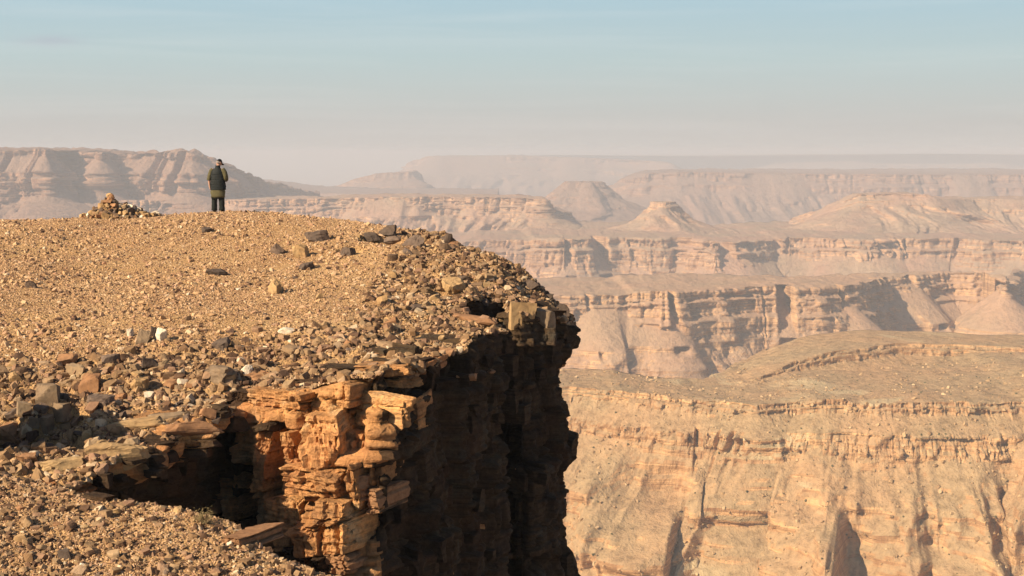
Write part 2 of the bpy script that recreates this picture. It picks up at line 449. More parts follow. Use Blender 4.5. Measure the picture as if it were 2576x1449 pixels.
    if gully[0]:
        wv = 0.5 * vn(s / (gully[1] * 2.2), TT * 2.0, seed=seed + 12)
        b1 = billow(s / gully[1] + wv, TT * 0.7, oct=3, seed=seed + 13) * 2.0 - 0.6
        b2 = 0.55 - billow(s / gully[1] * 1.3 + wv, TT * 0.5, oct=3, seed=seed + 14) * 2.0
        G = np.clip(TT * grow, 0, 1) ** 0.7
        D += 1.5 * gully[0] * G * (spur * b2 + (1 - spur) * b1)
    for px, wpx, amp, t0 in ribs:
        q = np.where(pxs < px, np.clip((pxs - px + wpx) / wpx, 0, 1) ** 1.6, np.exp(-((pxs - px) / (0.12 * wpx)) ** 2))[None, :]
        D += amp * q * sstep(t0, t0 + 0.12, TT + 0.03 * fbm(s / 9.0, zb / 9.0, seed=seed + 40))
    D += rough * (0.4 + 2.0 * (TT > 0)) * fbm(s / 11.0, zb / 7.0, oct=4, seed=seed + 20, gain=0.62) + talus * rough * np.clip(TT * 10, 0, 1) * (9.0 * fbm(s / 30.0, zb / 22.0, oct=5, seed=seed + 24, gain=0.58) + 5.0 * (0.5 - billow(s / 26.0, zb / 55.0, oct=3, seed=seed + 25) * 2)) * (TT > 0) + 3.2 * rough * (TT > 0) * np.clip(TT * 8, 0, 1) * (0.45 - billow(s / 34.0, zb / 17.0, oct=4, seed=seed + 23) * 1.6)
    tail = [i for i, q in enumerate(prof) if q[2] == 2]
    if tail and tail[0] > 0 and cone:
        ob, hb = prof[tail[0] - 1][0], prof[tail[0] - 1][1]
        Hc = cone * hb * np.clip(fbm(sq / gully[1] * 0.8, 3.3, oct=3, seed=seed + 30) * 1.9 + 0.25, 0, 1)[None, :]
        Hc = Hc + 0.25 * rough * fbm(s / 6.0, zb / 6.0, seed=seed + 31)
        cono = ob + (Hh - hb) * 1.35 + Hc * 1.35 + emb[0] * fbm(s / max(emb[1], 1), 0.5, oct=3, seed=seed)
        up = np.concatenate([np.zeros(nt), (h <= hb) & (h > 0.5)])[:, None] > 0
        D = np.where(up & (cono > O + D), cono - O, D)
        D = D + (TT > 0) * Hc * 1.35 * np.clip(1 - TT * 1.3, 0, 1)
    BK = np.where(O < 0, O, 0.0) * (0.0 if closed else 1.0)
    X = C[:, 0][None] + N[:, 0][None] * (O - BK + D)
    Y = C[:, 1][None] + N[:, 1][None] * (O - BK + D) - BK
    Z = zb + (1 - CF) * rough * 1.3 * fbm(X / 14.0, Y / 14.0, oct=4, seed=seed + 21) + 2.5 * rough * (TOP < 1) * (1 - TOP) * fbm(X / 60.0, Y / 60.0, seed=seed + 22)
    V = np.stack([X, Y, Z], -1)
    nr = V.shape[0]
    ob = mesh_obj(name, V.reshape(-1, 3), grid_faces(nr, nu)[:, ::-1], mat)
    tag(ob, kind='structure')
    return V
def dep_g(x, c, w):
    return np.exp(-((x - c) / (w * 0.5)) ** 4)
def ring(px, py, d, hw, hd, n=40):
    c = P(px, py, d); a = np.linspace(0, 2 * math.pi, n) + math.pi / 2
    return np.stack([c[0] + hw * np.cos(a), c[1] + hd * np.sin(a), np.full(n, c[2])], -1)

L1 = layer('near_terrace', rim_pts([(500, 990, 690), (900, 980, 710), (1180, 985, 700), (1430, 976, 706), (1560, 988, 692), (1700, 1004, 678), (1800, 1008, 674), (1900, 1020, 664), (1990, 1012, 668),
            (2060, 1006, 662), (2200, 1013, 655), (2350, 1013, 652), (2480, 1010, 652), (2580, 1010, 652), (2700, 1000, 640), (2950, 990, 640)]),
      [(1.2, 2.2, 1), (2.5, 2.6, 3), (4.0, 5.5, 1), (17, 12.0, 3), (18.5, 15, 1), (21, 22, 1), (62, 55, 2), (120, 100, 2), (220, 180, 2), (330, 230, 2)],
      M_C1, 11, 860, 150, sparse=1330, back=[(1200, 62), (1820, 76), (1880, 105), (1950, 130), (2100, 185), (2600, 190)], emb=(9, 90), flute=(2.6, 9), gully=(19, 58), bed=(0.9, 2.1),
      cuts=[(1760, 9, 5), (1805, 7, 5), (1872, 12, 6), (1840, 5, 4), (1890, 5, 4)], nrand=0, rough=1.2, sm=1, rim_var=0.0, cut_from=11.0, talus=1.7, grow=5.0, cone=0.45,
      ribs=[(2125, 120, 32, 0.07), (2500, 140, 34, 0.06), (1715, 110, 20, 0.07), (1500, 80, 9, 0.1), (2330, 80, 10, 0.2), (1900, 70, 10, 0.2)])
layer('upper_ledge', rim_pts([(1790, 992, 722), (1870, 968, 736), (1930, 932, 750), (1990, 903, 763), (2100, 880, 772), (2250, 864, 788), (2380, 866, 792), (2576, 874, 785), (2950, 870, 785)]),
      [(0.8, 2.2, 1), (2.0, 2.6, 3), (3.0, 6.0, 1), (16, 9.5, 3), (45, 14, 3), (62, 40, 3)], M_C1, 21, 420, 46, back=[(1850, 40), (2100, 60), (2400, 60)], emb=(6, 70), flute=(1.0, 8), bed=(0.6, 1.4), rough=0.6)
layer('middle_terrace', rim_pts([(600, 730), (900, 742), (1100, 738), (1420, 736), (1560, 733), (1690, 735), (1800, 728), (1900, 722), (1955, 722), (2050, 722), (2130, 716), (2200, 700), (2260, 690), (2400, 682),
            (2480, 685), (2505, 694, 1500), (2530, 708, 1470), (2548, 712, 1500), (2562, 702, 1620), (2572, 680, 1800)], -130.0),
      [(3, 9, 1), (7, 11, 3), (10, 24, 1), (17, 28, 3), (23, 47, 1), (60, 80, 2), (140, 135, 2), (260, 205, 2)], M_C2, 31, 800, 130, sparse=1290,
      back=[(1200, 190), (1700, 190), (1950, 150), (2150, 110), (2260, 40), (2600, 30)], emb=(22, 130), flute=(5, 26), gully=(34, 85), bed=(1.5, 5.0),
      cuts=[(1690, 13, 24), (1976, 36, 34), (2300, 15, 24), (1482, 9, 12), (2112, 10, 18), (2236, 8, 14)], nrand=8, rough=1.5, cone=0.45, talus=0.6, rim_var=3.0)
layer('far_terrace', rim_pts([(300, 604), (600, 598), (900, 598), (1150, 598), (1300, 600), (1420, 603), (1560, 600), (1700, 600), (1800, 606), (1950, 600), (2100, 602), (2250, 598), (2400, 600), (2576, 606), (2950, 604)], -130.0),
      [(6, 14, 1), (12, 17, 3), (18, 36, 1), (26, 54, 1), (90, 85, 2), (220, 140, 2), (420, 210, 2)], M_C3, 41, 800, 90, sparse=1100,
      back=520, emb=(55, 210), flute=(9, 42), gully=(45, 140), bed=(2.2, 7.0),
      cuts=[(1434, 20, 40), (1522, 38, 52), (1835, 30, 50), (2184, 9, 26), (2212, 7, 26), (2256, 10, 28), (1960, 10, 20), (1980, 8, 18), (2410, 9, 20)], nrand=8, rough=2.0, cone=0.3, rim_var=4.0)
layer('bench_ridge', rim_pts([(150, 506, 2500), (560, 503, 2560), (700, 502, 2560), (900, 497, 2550), (1100, 495, 2540), (1300, 498, 2520), (1366, 500, 2510), (1384, 516, 2560), (1400, 530, 2660), (1420, 535, 2950)]),
      [(6, 13, 1), (12, 16, 3), (18, 33, 1), (75, 58, 2), (170, 84, 2)], M_C3, 51, 560, 70, back=170, emb=(26, 120), flute=(9, 28), gully=(38, 50), bed=(2.0, 6.0), nrand=24, rough=1.6)
layer('pointed_butte', ring(1668, 507, 2430, 22, 26), [(3, 8, 1), (30, 30, 2), (75, 48, 2), (150, 70, 2)], M_C3, 61, 260, 50, back=20, emb=(5, 40), flute=(3, 20), gully=(20, 30), bed=(1.2, 5.0), closed=True, rough=1.2)
layer('flat_butte', rim_pts([(1990, 548, 2620), (2060, 530, 2520), (2128, 503, 2450), (2160, 489, 2440), (2240, 487, 2440), (2325, 489, 2440), (2350, 498, 2450), (2450, 501, 2500), (2576, 500, 2500), (2950, 498, 2500)]),
      [(4, 8, 1), (14, 12, 3), (18, 18, 1), (70, 38, 2), (160, 62, 2), (260, 72, 2)], M_C3, 71, 520, 60, back=[(1990, 8), (2130, 40), (2250, 100), (2450, 140)], emb=(15, 120), flute=(5, 28), gully=(34, 55), bed=(1.5, 5.0), rough=1.5)
layer('dark_butte', ring(1468, 457, 3600, 52, 60), [(5, 14, 1), (30, 26, 3), (36, 36, 1), (110, 70, 2), (210, 92, 2)], M_C4, 81, 260, 50, back=45, emb=(10, 60), flute=(5, 30), gully=(30, 45), bed=(2.0, 7.0), closed=True, rough=1.5)
layer('long_mesa', rim_pts([(1440, 505, 4700), (1550, 470, 4350), (1575, 452, 4250), (1622, 437, 4200), (1720, 433, 4200), (1900, 436, 4200), (2100, 438, 4200), (2300, 440, 4150), (2576, 440, 4150), (2950, 438, 4150)]),
      [(14, 26, 1), (40, 36, 3), (50, 62, 1), (180, 105, 2), (400, 150, 2), (700, 190, 2)], M_C4, 91, 560, 60, back=[(1440, 60), (1600, 250), (1800, 900), (2100, 1500)], emb=(50, 240), flute=(10, 60), gully=(80, 110), bed=(3.0, 9.0), nrand=14, rough=2.4)
layer('hazy_mesa', rim_pts([(960, 470, 9500), (1020, 430, 8300), (1056, 402, 7500), (1090, 393, 7200), (1300, 392, 7200), (1500, 399, 7200), (1690, 408, 7100), (1712, 420, 7200), (1735, 440, 7600)]),
      [(25, 40, 1), (80, 60, 3), (95, 95, 1), (350, 170, 2), (700, 230, 2)], M_C4, 101, 420, 46, back=900, emb=(90, 600), flute=(24, 110), gully=(110, 330), bed=(4.0, 12.0), rough=3.0)
layer('horizon_mesa', rim_pts([(1500, 402, 9500), (1750, 395, 9500), (2000, 392, 9500), (2576, 390, 9500), (3000, 389, 9500)]),
      [(25, 35, 1), (120, 60, 3), (140, 95, 1), (500, 170, 2), (1000, 230, 2)], M_C4, 111, 360, 40, back=1500, emb=(120, 800), flute=(24, 130), gully=(140, 400), bed=(4.0, 12.0), rough=3.0)
layer('valley_mesa', rim_pts([(700, 486, 5600), (840, 470, 5200), (882, 452, 5100), (940, 438, 5050), (1040, 432, 5050), (1053, 442, 5150), (1062, 470, 5500)]),
      [(15, 25, 1), (60, 45, 3), (70, 60, 1), (250, 100, 2), (500, 130, 2)], M_C4, 121, 320, 40, back=200, emb=(24, 200), flute=(8, 60), gully=(26, 120), bed=(3.0, 9.0), rough=2.4, cone=0.0)
layer('valley_ridge', rim_pts([(420, 440, 4300), (600, 466, 4300), (700, 478, 4300), (800, 486, 4300), (950, 488, 4200), (1250, 489, 4100)]),
      [(12, 14, 1), (100, 50, 2), (300, 95, 2), (600, 140, 2)], M_C4, 131, 320, 36, back=700, emb=(40, 300), flute=(8, 60), gully=(60, 170), bed=(2.0, 8.0), rough=2.0)
layer('left_mesa', rim_pts([(-420, 372, 2500), (-120, 374, 2500), (0, 376, 2520), (120, 378, 2500), (165, 381, 2620), (215, 385, 2640), (255, 384, 2560), (300, 388, 2640), (340, 386, 2620), (420, 383, 2600), (480, 383, 2590),
            (505, 392, 2610), (535, 408, 2680), (580, 420, 2760), (620, 438, 2850), (660, 452, 2950), (720, 470, 3100), (800, 488, 3300)]),
      [(5, 10, 1), (36, 38, 3), (42, 52, 1), (50, 92, 1), (150, 130, 2), (320, 190, 2), (520, 250, 2)], M_C4, 141, 700, 130, back=[(-420, 700), (150, 450), (300, 160), (400, 40), (760, 30)], emb=(30, 105), flute=(15, 36), gully=(60, 66), bed=(2.5, 7.0),
      cuts=[(165, 62, 60), (235, 14, 24), (318, 20, 30), (400, 10, 20), (455, 14, 26)], nrand=20, rough=3.2, cone=0.15)

# ------------------------------------------------------------------ the promontory: top surface, rim, cliff
# rim in plan, from the left (outside the picture) round the gully and the buttress to the far side
RIM = [(-700, 1120, 17.6), (-300, 1160, 18.6), (90, 1188, 19.6), (170, 1186, 19.7), (250, 1176, 20.1), (330, 1150, 20.7), (400, 1118, 21.3), (470, 1076, 22.2), (520, 1040, 23.0), (560, 1006, 24.0), (596, 990, 24.35),
       (625, 992, 23.75), (700, 985, 23.4), (780, 968, 23.2), (860, 948, 23.0), (955, 932, 22.7), (985, 925, 23.1), (1045, 905, 24.0), (1110, 886, 25.2), (1180, 856, 27.0), (1230, 836, 28.3), (1266, 824, 29.0),
       (1250, 806, 29.7), (1170, 782, 30.8), (1162, 764, 32.0), (1190, 746, 33.0), (1262, 742, 33.5), (1292, 762, 32.6), (1304, 784, 31.9), (1350, 790, 32.2), (1405, 788, 33.4), (1436, 800, 34.6), (1450, 812, 36.0), (1425, 780, 37.6), (1352, 700, 38.6), (1200, 644, 41.6), (1100, 603, 44.6), (960, 577, 47.6), (740, 560, 51.5), (430, 560, 54.0), (0, 570, 56.0), (-600, 580, 56.0)]
RIMW = rim_pts(RIM)
# height of the top surface: smooth surface through known points
HP = [tuple(p) for p in RIMW]
for px, py, d in [(0, 553, 47.5), (200, 548, 47.5), (-400, 560, 47), (540, 533, 48.0), (740, 541, 47.0), (400, 543, 48.0), (870, 555, 46.0), (960, 572, 45.2), (1100, 597, 43.0), (1200, 640, 40.0), (1340, 690, 37.2),
                  (300, 800, 29.6), (700, 800, 29.3), (1000, 800, 29.6), (1100, 700, 35.0), (700, 650, 38.0), (200, 680, 36.5), (-300, 800, 29), (0, 1030, 23.4), (300, 1000, 24.0), (0, 930, 25.8), (520, 950, 25.0), (1130, 770, 31.6)]:
    HP.append(tuple(P(px, py, d)))
HP = np.array(HP)
def tps_fit(pts, lam):
    n = len(pts); d = np.hypot(pts[:, None, 0] - pts[None, :, 0], pts[:, None, 1] - pts[None, :, 1])
    K = np.where(d > 0, d * d * np.log(d + 1e-12), 0) + lam * np.eye(n)
    Q = np.c_[np.ones(n), pts[:, :2]]
    A = np.block([[K, Q], [Q.T, np.zeros((3, 3))]])
    return np.linalg.solve(A, np.r_[pts[:, 2], np.zeros(3)])
HW = tps_fit(HP, 0.4)
def Hbase(x, y):
    x, y = np.asarray(x, float), np.asarray(y, float)
    out = HW[-3] + HW[-2] * x + HW[-1] * y
    for w, p in zip(HW[:-3], HP):
        r2 = (x - p[0]) ** 2 + (y - p[1]) ** 2
        out = out + w * 0.5 * r2 * np.log(r2 + 1e-12)
    return out
def rough_zone(x, y):
    """1 where the top is broken rubble (front rim, right shoulder), 0 on the smooth gravel"""
    px, py = proj(np.stack([x, y, Hbase(x, y)], -1))
    a = sstep(820, 960, py + 0.13 * np.clip(px - 500, 0, 400) * (px > 500) - 0.10 * np.clip(500 - px, 0, 500))
    b = sstep(-60, 120, px - 980 + 0.55 * (py - 640)) * sstep(560, 600, py)
    n = 0.35 * fbm(x / 1.6, y / 1.6, seed=70)
    return np.clip(np.maximum(a, b * 0.9) + n * np.maximum(a, b), 0, 1)
# hollows where a step or a pit throws shade: picture place, radius (m), depth (m)
PITS = [(960, 600, 0.8, .28), (1010, 612, 0.8, .26), (1060, 610, 0.7, .2), (885, 628, 0.45, .2), (1120, 740, 0.6, .25), (1045, 770, 0.5, .18), (70, 1105, 0.9, .6), (10, 1085, 0.9, .5), (150, 1128, .6, .4)]
PITW = []
def H(x, y):
    x, y = np.asarray(x, float), np.asarray(y, float)
    z = Hbase(x, y)
    rz = rough_zone(x, y)
    z = z + 0.10 * fbm(x / 4.0, y / 4.0, seed=60, oct=3) + 0.025 * fbm(x / 0.7, y / 0.7, seed=61, oct=3)
    # broken ledges: quantised noise steps in the rubble
    q = fbm(x / 1.5 + 0.3 * y, y / 1.1, seed=62, oct=3) * 3.2
    z = z + rz * (0.10 * (np.floor(q) + sstep(0.75, 1.0, q - np.floor(q))) - 0.02) + rz * 0.07 * fbm(x / 0.35, y / 0.35, seed=63, oct=3)
    for cx, cy_, r, dp in PITW:
        rr = np.hypot(x - cx, y - cy_) / r + 0.25 * fbm(x / 0.5, y / 0.5, seed=64, oct=2)
        z = z - dp * (1 - sstep(0.75, 1.05, rr))
    return z
def hit(px, py, d0=15.0, d1=54.0, fn=None):
    """first place where the sight line through px, py meets the ground"""
    fn = fn or H
    d = np.linspace(d0, d1, 1500)
    q = P(np.full_like(d, px), np.full_like(d, py), d)
    below = q[:, 2] < fn(q[:, 0], q[:, 1])
    i = int(np.argmax(below)) if below.any() else len(d) - 1
    return q[i]
def crest(px):
    d = np.linspace(38, 54, 400); q = P(np.full_like(d, px), np.full_like(d, 530.0), d)
    i = int(np.argmax(H(q[:, 0], q[:, 1]) / d)); return np.array([q[i, 0], d[i], float(H(q[i, 0], d[i]))])
for px, py, r, dp in PITS:
    c = hit(px, py, 21.0); PITW.append((c[0], c[1], r, dp))

def densify(poly, step):
    out = []
    for a, b in zip(poly[:-1], poly[1:]):
        n = max(1, int(np.linalg.norm(b - a) / step))
        out += [a + (b - a) * i / n for i in range(n)]
    return np.array(out + [poly[-1]])
def jag(poly, seed, amp, lam):
    s = np.r_[0, np.cumsum(np.hypot(*np.diff(poly[:, :2], axis=0).T))]
    T = np.gradient(poly[:, :2], axis=0); T /= np.linalg.norm(T, axis=1, keepdims=True) + 1e-9
    N = np.stack([T[:, 1], -T[:, 0]], -1)
    off = amp * (fbm(s / lam, 0.5, oct=3, seed=seed) + 0.5 * _h(np.floor(s / (lam * .45)).astype(np.int64), np.zeros(len(s), np.int64), np.zeros(len(s), np.int64), seed + 1))
    q = poly.copy(); q[:, :2] += N * off[:, None]
    return q
RIMD = densify(RIMW[:, :2], 0.12)
RIMJ = jag(RIMD, 300, 0.16, 0.8)
def inside(x, y, poly):
    x, y = x.ravel(), y.ravel()
    c = np.zeros(len(x), bool)
    xs, ys = poly[:, 0], poly[:, 1]
    j = len(poly) - 1
    for i in range(len(poly)):
        if ys[i] != ys[j]:
            hitm = ((ys[i] > y) != (ys[j] > y)) & (x < (xs[j] - xs[i]) * (y - ys[i]) / (ys[j] - ys[i]) + xs[i])
            c ^= hitm
        j = i
    return c
POLY = np.vstack([RIMJ, [[-60, 58], [-60, 10]]])

def top_mesh():
    pxs = np.r_[np.linspace(-900, -60, 30), np.linspace(-45, 1520, 340)]
    ds = np.concatenate([np.arange(17, 26, 0.075), np.arange(26, 34, 0.11), np.arange(34, 48.5, 0.16), np.arange(48.5, 57, 0.6)])
    X = (pxs[None, :] - 1288) / F * ds[:, None]; Y = np.repeat(ds[:, None], len(pxs), 1)
    Z = H(X.ravel(), Y.ravel()).reshape(X.shape)
    V = np.stack([X, Y, Z], -1).reshape(-1, 3)
    ins = inside(V[:, 0], V[:, 1], POLY)
    f = grid_faces(len(ds), len(pxs))
    f = f[ins[f].sum(1) >= 3]
    used = np.unique(f); mp_ = np.full(len(V), -1); mp_[used] = np.arange(len(used))
    tag(mesh_obj('plateau_ground', V[used], mp_[f], M_GROUND), kind='structure')
top_mesh()

SIL_Z = np.array([-4.0, -4.4, -4.9, -5.4, -5.8, -6.6, -7.4, -7.7, -8.1, -8.8, -9.6, -10.2, -10.9, -14.0][::-1])
SIL_O = -0.13 + np.array([-.05, .02, .0, -.28, -.34, -.22, .05, .0, -.36, -.30, -.22, -.05, .22, .4][::-1])
def cliff_mesh():
    poly = densify(RIMW[2:37, :2], 0.02)
    seg = np.r_[0, np.cumsum(np.hypot(*np.diff(poly, axis=0).T))]
    # finer where the picture shows it
    pxr = proj(np.c_[poly, np.full(len(poly), -4.0)])[0]
    front = poly[:, 1] < 37.5
    w = np.r_[0, np.diff(seg)] * np.where(front, 1.0, 0.15)
    cw = np.cumsum(w)
    nu = 820
    sq = np.interp(np.linspace(0, cw[-1], nu), cw, seg)
    C = np.stack([np.interp(sq, seg, poly[:, i]) for i in range(2)], -1)
    for _ in range(4): C[1:-1] = (C[:-2] + 2 * C[1:-1] + C[2:]) / 4
    T = np.gradient(C, axis=0); T /= np.linalg.norm(T, axis=1, keepdims=True) + 1e-9
    ker = np.ones(25) / 25
    T = np.stack([np.convolve(np.pad(T[:, i], 12, 'edge'), ker, 'valid') for i in range(2)], -1); T /= np.linalg.norm(T, axis=1, keepdims=True)
    N = np.stack([T[:, 1], -T[:, 0]], -1)
    zt = H(C[:, 0], C[:, 1])
    dep = np.concatenate([[0.07, 0.05, 0.03], np.arange(0.04, 5.6, 0.033), np.arange(5.6, 9.5, 0.10), np.array([10.5, 12, 15, 20, 30, 60, 120, 200, 335])])
    inn = np.concatenate([[-1.3, -0.4, -0.05], np.zeros(len(dep) - 3)])
    Z = zt[None, :] * np.exp(-np.clip(dep, 0, None) / 2.0)[:, None] + (zt.mean()) * (1 - np.exp(-np.clip(dep, 0, None) / 2.0))[:, None] - dep[:, None]
    s = sq[None, :] + 0 * Z
    wz = Z + 0.10 * fbm(s / 1.7, Z / 1.7, seed=330) + 0.02 * s
    ws = s + 0.10 * fbm(s / 0.9, Z / 0.9, seed=331)
    zz = 3.0 - wz   # positive downwards
    px_u = proj(np.c_[C, zt])[0][None, :]
    yy = C[:, 1][None, :]
    D = 0.0 * Z
    D += blocks_offset(ws, zz, 341, (0.9, 2.4), (0.7, 1.5), 0.34, 0.05, 0.10)
    D += blocks_offset(ws + 0.05 * zz, zz, 342, (0.22, 0.9), (0.18, 0.55), 0.19, 0.025, 0.09)
    D += blocks_offset(ws, zz, 343, (0.07, 0.16), (0.2, 0.5), 0.045, 0.02, 0.015)
    D += 0.30 * fbm(s / 3.0, Z / 4.0, seed=333) + 0.03 * fbm(s / 0.2, Z / 0.2, seed=334)
    # silhouette of the right-hand edge
    edge = sstep(33.0, 34.6, yy) * (1 - sstep(38.0, 39.0, yy)) * (px_u > 1330)
    D = D * (1 - 0.2 * edge) + edge * np.interp(Z, SIL_Z, SIL_O)
    # undercut gully wall on the left, stepped-out buttress foot
    gul = (px_u < 590) * (yy < 24.3)
    D -= gul * 0.5 * sstep(0.25, 1.0, dep)[:, None]
    pj = px_u + 26 * fbm(Z / .5, s * 0 + .3, seed=396) + 14 * _h(np.floor(Z / .33 + 40).astype(np.int64), np.zeros(Z.shape, np.int64), np.zeros(Z.shape, np.int64), 397)
    but = sstep(600, 640, px_u) * (1 - sstep(925, 965, pj)) * (yy < 24)
    D += but * (0.13 * np.clip(dep, 0, 5))[:, None]
    for cpx, cw_, d0, d1, dd in ((712, 17, .45, 2.9, .9), (640, 24, 1.2, 4.2, .8), (612, 12, .2, 5, .5), (876, 6, .3, 2.8, .7), (905, 20, .2, .9, .5), (934, 8, 1.4, 2.3, .5), (812, 9, 2.3, 3.2, .5), (838, 12, 3.0, 4.4, .5), (760, 9, 3.4, 4.6, .6)):
        D -= dd * np.exp(-((px_u - cpx) / cw_) ** 6) * ((yy < 26) * sstep(d0, d0 + .12, dep[:, None] + 0.1 * fbm(s / .3, Z / .3, seed=395)) * (1 - sstep(d1, d1 + .2, dep[:, None])))
    D *= np.clip((dep + 0.05) / 0.2, 0, 1)[:, None]
    D += np.clip(dep - 9, 0, None)[:, None] * np.where(dep > 30, 0.55, 0.25)[:, None]
    O = inn[:, None] + D
    V = np.stack([C[:, 0][None] + N[:, 0][None] * O, C[:, 1][None] + N[:, 1][None] * O, Z], -1)
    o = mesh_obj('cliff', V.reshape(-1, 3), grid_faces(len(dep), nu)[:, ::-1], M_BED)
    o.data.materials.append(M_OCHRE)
    bm_ = (but + 0.7 * fbm(s / .5, Z / .5, seed=391) > 0.5) | ((px_u > 100) & (px_u < 560) & (yy < 24.2) & (dep[:, None] + 0.25 * fbm(s / .7, Z / .7, seed=390) < 0.55))  # bright copy on sunlit buttress and gully wall top, shaded copy elsewhere
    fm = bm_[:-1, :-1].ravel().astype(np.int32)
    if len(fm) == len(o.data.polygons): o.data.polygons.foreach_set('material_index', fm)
    tag(o, kind='structure')
    return o, C, N, zt
CLIFF, CL_C, CL_N, CL_Z = cliff_mesh()

# near ledge of gravel below the camera, its edge falling into the gully
NEAR = [(-900, 1160, 17.6), (-300, 1180, 18.3), (0, 1198, 18.9), (120, 1222, 18.3), (240, 1248, 17.9), (330, 1262, 17.7), (400, 1272, 17.6), (480, 1286, 17.4), (560, 1306, 17.2), (620, 1345, 16.9), (680, 1392, 16.5), (760, 1420, 16.3), (850, 1452, 16.0), (900, 1560, 14.5)]
NEARW = rim_pts(NEAR)
NP = np.array([tuple(p) for p in NEARW] + [tuple(P(*q)) for q in [(0, 1300, 17.0), (300, 1400, 16.0), (0, 1449, 15.4), (500, 1449, 15.6), (-400, 1300, 16.5)]] + [(0, 0, -1.75), (-3, 3, -2.1), (3, 2, -2.0), (0, 6, -3.0), (-4, 8, -3.4), (-8, 3, -2.2), (2, 10, -4.2), (-6, -6, -1.6), (6, -6, -1.6)])
_K = HP, HW
NWT = tps_fit(NP, 0.2)
def HNb(x, y):
    x, y = np.asarray(x, float), np.asarray(y, float)
    out = NWT[-3] + NWT[-2] * x + NWT[-1] * y
    for w, p in zip(NWT[:-3], NP):
        r2 = (x - p[0]) ** 2 + (y - p[1]) ** 2
        out = out + w * 0.5 * r2 * np.log(r2 + 1e-12)
    return out
def HN(x, y):
    return HNb(x, y) + 0.06 * fbm(np.asarray(x) / 1.3, np.asarray(y) / 1.3, seed=80, oct=4) + 0.02 * fbm(np.asarray(x) / 0.25, np.asarray(y) / 0.25, seed=81, oct=3)
NRIM = jag(densify(NEARW[:, :2], 0.1), 310, 0.10, 0.6)
NPOLY = np.vstack([NRIM, [[3.5, 9.0], [5.0, 2.0], [6.0, -8.0], [-40, -8.0], [-40, 16.0]]])
def near_mesh():
    xs = np.r_[np.arange(-30, -9, 0.5), np.arange(-9, -0.4, 0.06), np.arange(-0.4, 6.2, 0.4)]
    ys = np.r_[np.arange(-7.5, 14.4, 0.5), np.arange(14.4, 19.4, 0.05)]
    X, Y = np.meshgrid(xs, ys)
    V = np.stack([X, Y, HN(X, Y)], -1).reshape(-1, 3)
    ins = inside(V[:, 0], V[:, 1], NPOLY)
    f = grid_faces(len(ys), len(xs)); f = f[ins[f].sum(1) >= 3]
    used = np.unique(f); mp_ = np.full(len(V), -1); mp_[used] = np.arange(len(used))
    tag(mesh_obj('near_ground', V[used], mp_[f], M_GROUND), kind='structure')
    # its own rock face, down to the canyon
    R_ = NPOLY[:len(NRIM) + 3]
    C = densify(R_, 0.08)
    T = np.gradient(C, axis=0); T /= np.linalg.norm(T, axis=1, keepdims=True) + 1e-9
    N = np.stack([T[:, 1], -T[:, 0]], -1) * -1
    zt = HN(C[:, 0], C[:, 1])
    dep = np.concatenate([[0.06, 0.03], np.arange(0.06, 2.0, 0.08), np.arange(2.0, 8, 0.4), [9, 14, 30, 80, 200, 333]])
    s = np.r_[0, np.cumsum(np.hypot(*np.diff(C, axis=0).T))][None, :] + 0 * dep[:, None]
    Z = zt[None] - dep[:, None]
    D = blocks_offset(s, 12 - Z, 351, (0.2, 0.6), (0.3, 0.8), 0.14) + 0.15 * fbm(s, Z, seed=352) - 0.05
    D *= np.clip(dep / 0.2, 0, 1)[:, None]
    D[0] = -0.4
    D += np.clip(dep - 9, 0, None)[:, None] * 0.25
    Vc = np.stack([C[:, 0][None] + N[:, 0][None] * D, C[:, 1][None] + N[:, 1][None] * D, Z], -1)
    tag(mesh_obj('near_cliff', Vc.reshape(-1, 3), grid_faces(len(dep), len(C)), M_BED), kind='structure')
near_mesh()

# ------------------------------------------------------------------ stones
def cube_grid(n):
    """surface of the cube -1..1 as a welded grid, n quads per edge"""
    key, verts, faces = {}, [], []
    t = np.linspace(-1, 1, n + 1)
    def vid(p):
        k = tuple(np.round(p, 5))
        if k not in key:
            key[k] = len(verts); verts.append(p)
        return key[k]
    for ax in range(3):
        for sgn in (-1, 1):
            a, b = (ax + 1) % 3, (ax + 2) % 3
            for i in range(n):
                for j in range(n):
                    q = []
                    for di, dj in ((0, 0), (1, 0), (1, 1), (0, 1)):
                        p = [0, 0, 0]; p[ax] = sgn; p[a] = t[i + di]; p[b] = t[j + dj]; q.append(vid(p))
                    faces.append(q if sgn > 0 else q[::-1])
    return np.array(verts, float), np.array(faces)
_CG = {}
def rock_geo(seed, size=(1, 1, 1), n=3, chips=10, chip=(0.62, 1.1), skew=0.32, rough=0.04, round_=0.0, freq=2.5):
    """a broken block: skewed box with corners knocked off by random planes"""
    if n not in _CG: _CG[n] = cube_grid(n)
    v, f = _CG[n]
    rs = np.random.RandomState(seed)
    p = v.copy()
    if round_:
        p = p * (1 - round_) + round_ * p / np.linalg.norm(p, axis=1, keepdims=True) * 1.25
    cj = rs.uniform(-skew, skew, (2, 2, 2, 3))
    u = (v + 1) / 2
    for a in (0, 1):
        for b in (0, 1):
            for c in (0, 1):
                w = (u[:, 0] if a else 1 - u[:, 0]) * (u[:, 1] if b else 1 - u[:, 1]) * (u[:, 2] if c else 1 - u[:, 2])
                p = p + w[:, None] * cj[a, b, c]
    for _ in range(chips):
        nrm = rs.normal(size=3); nrm /= np.linalg.norm(nrm)
        d = rs.uniform(*chip) * (1 + 0.35 * np.abs(nrm).min() * 2)
        e = p @ nrm - d
        p = p - np.clip(e, 0, None)[:, None] * nrm
    if rough:
        s = seed * 1.7
        p = p + rough * np.stack([fbm(p[:, 0] * freq + s, p[:, 1] * freq, p[:, 2] * freq, oct=3, seed=seed % 97 + k) for k in range(3)], -1)
    return p * np.asarray(size), f
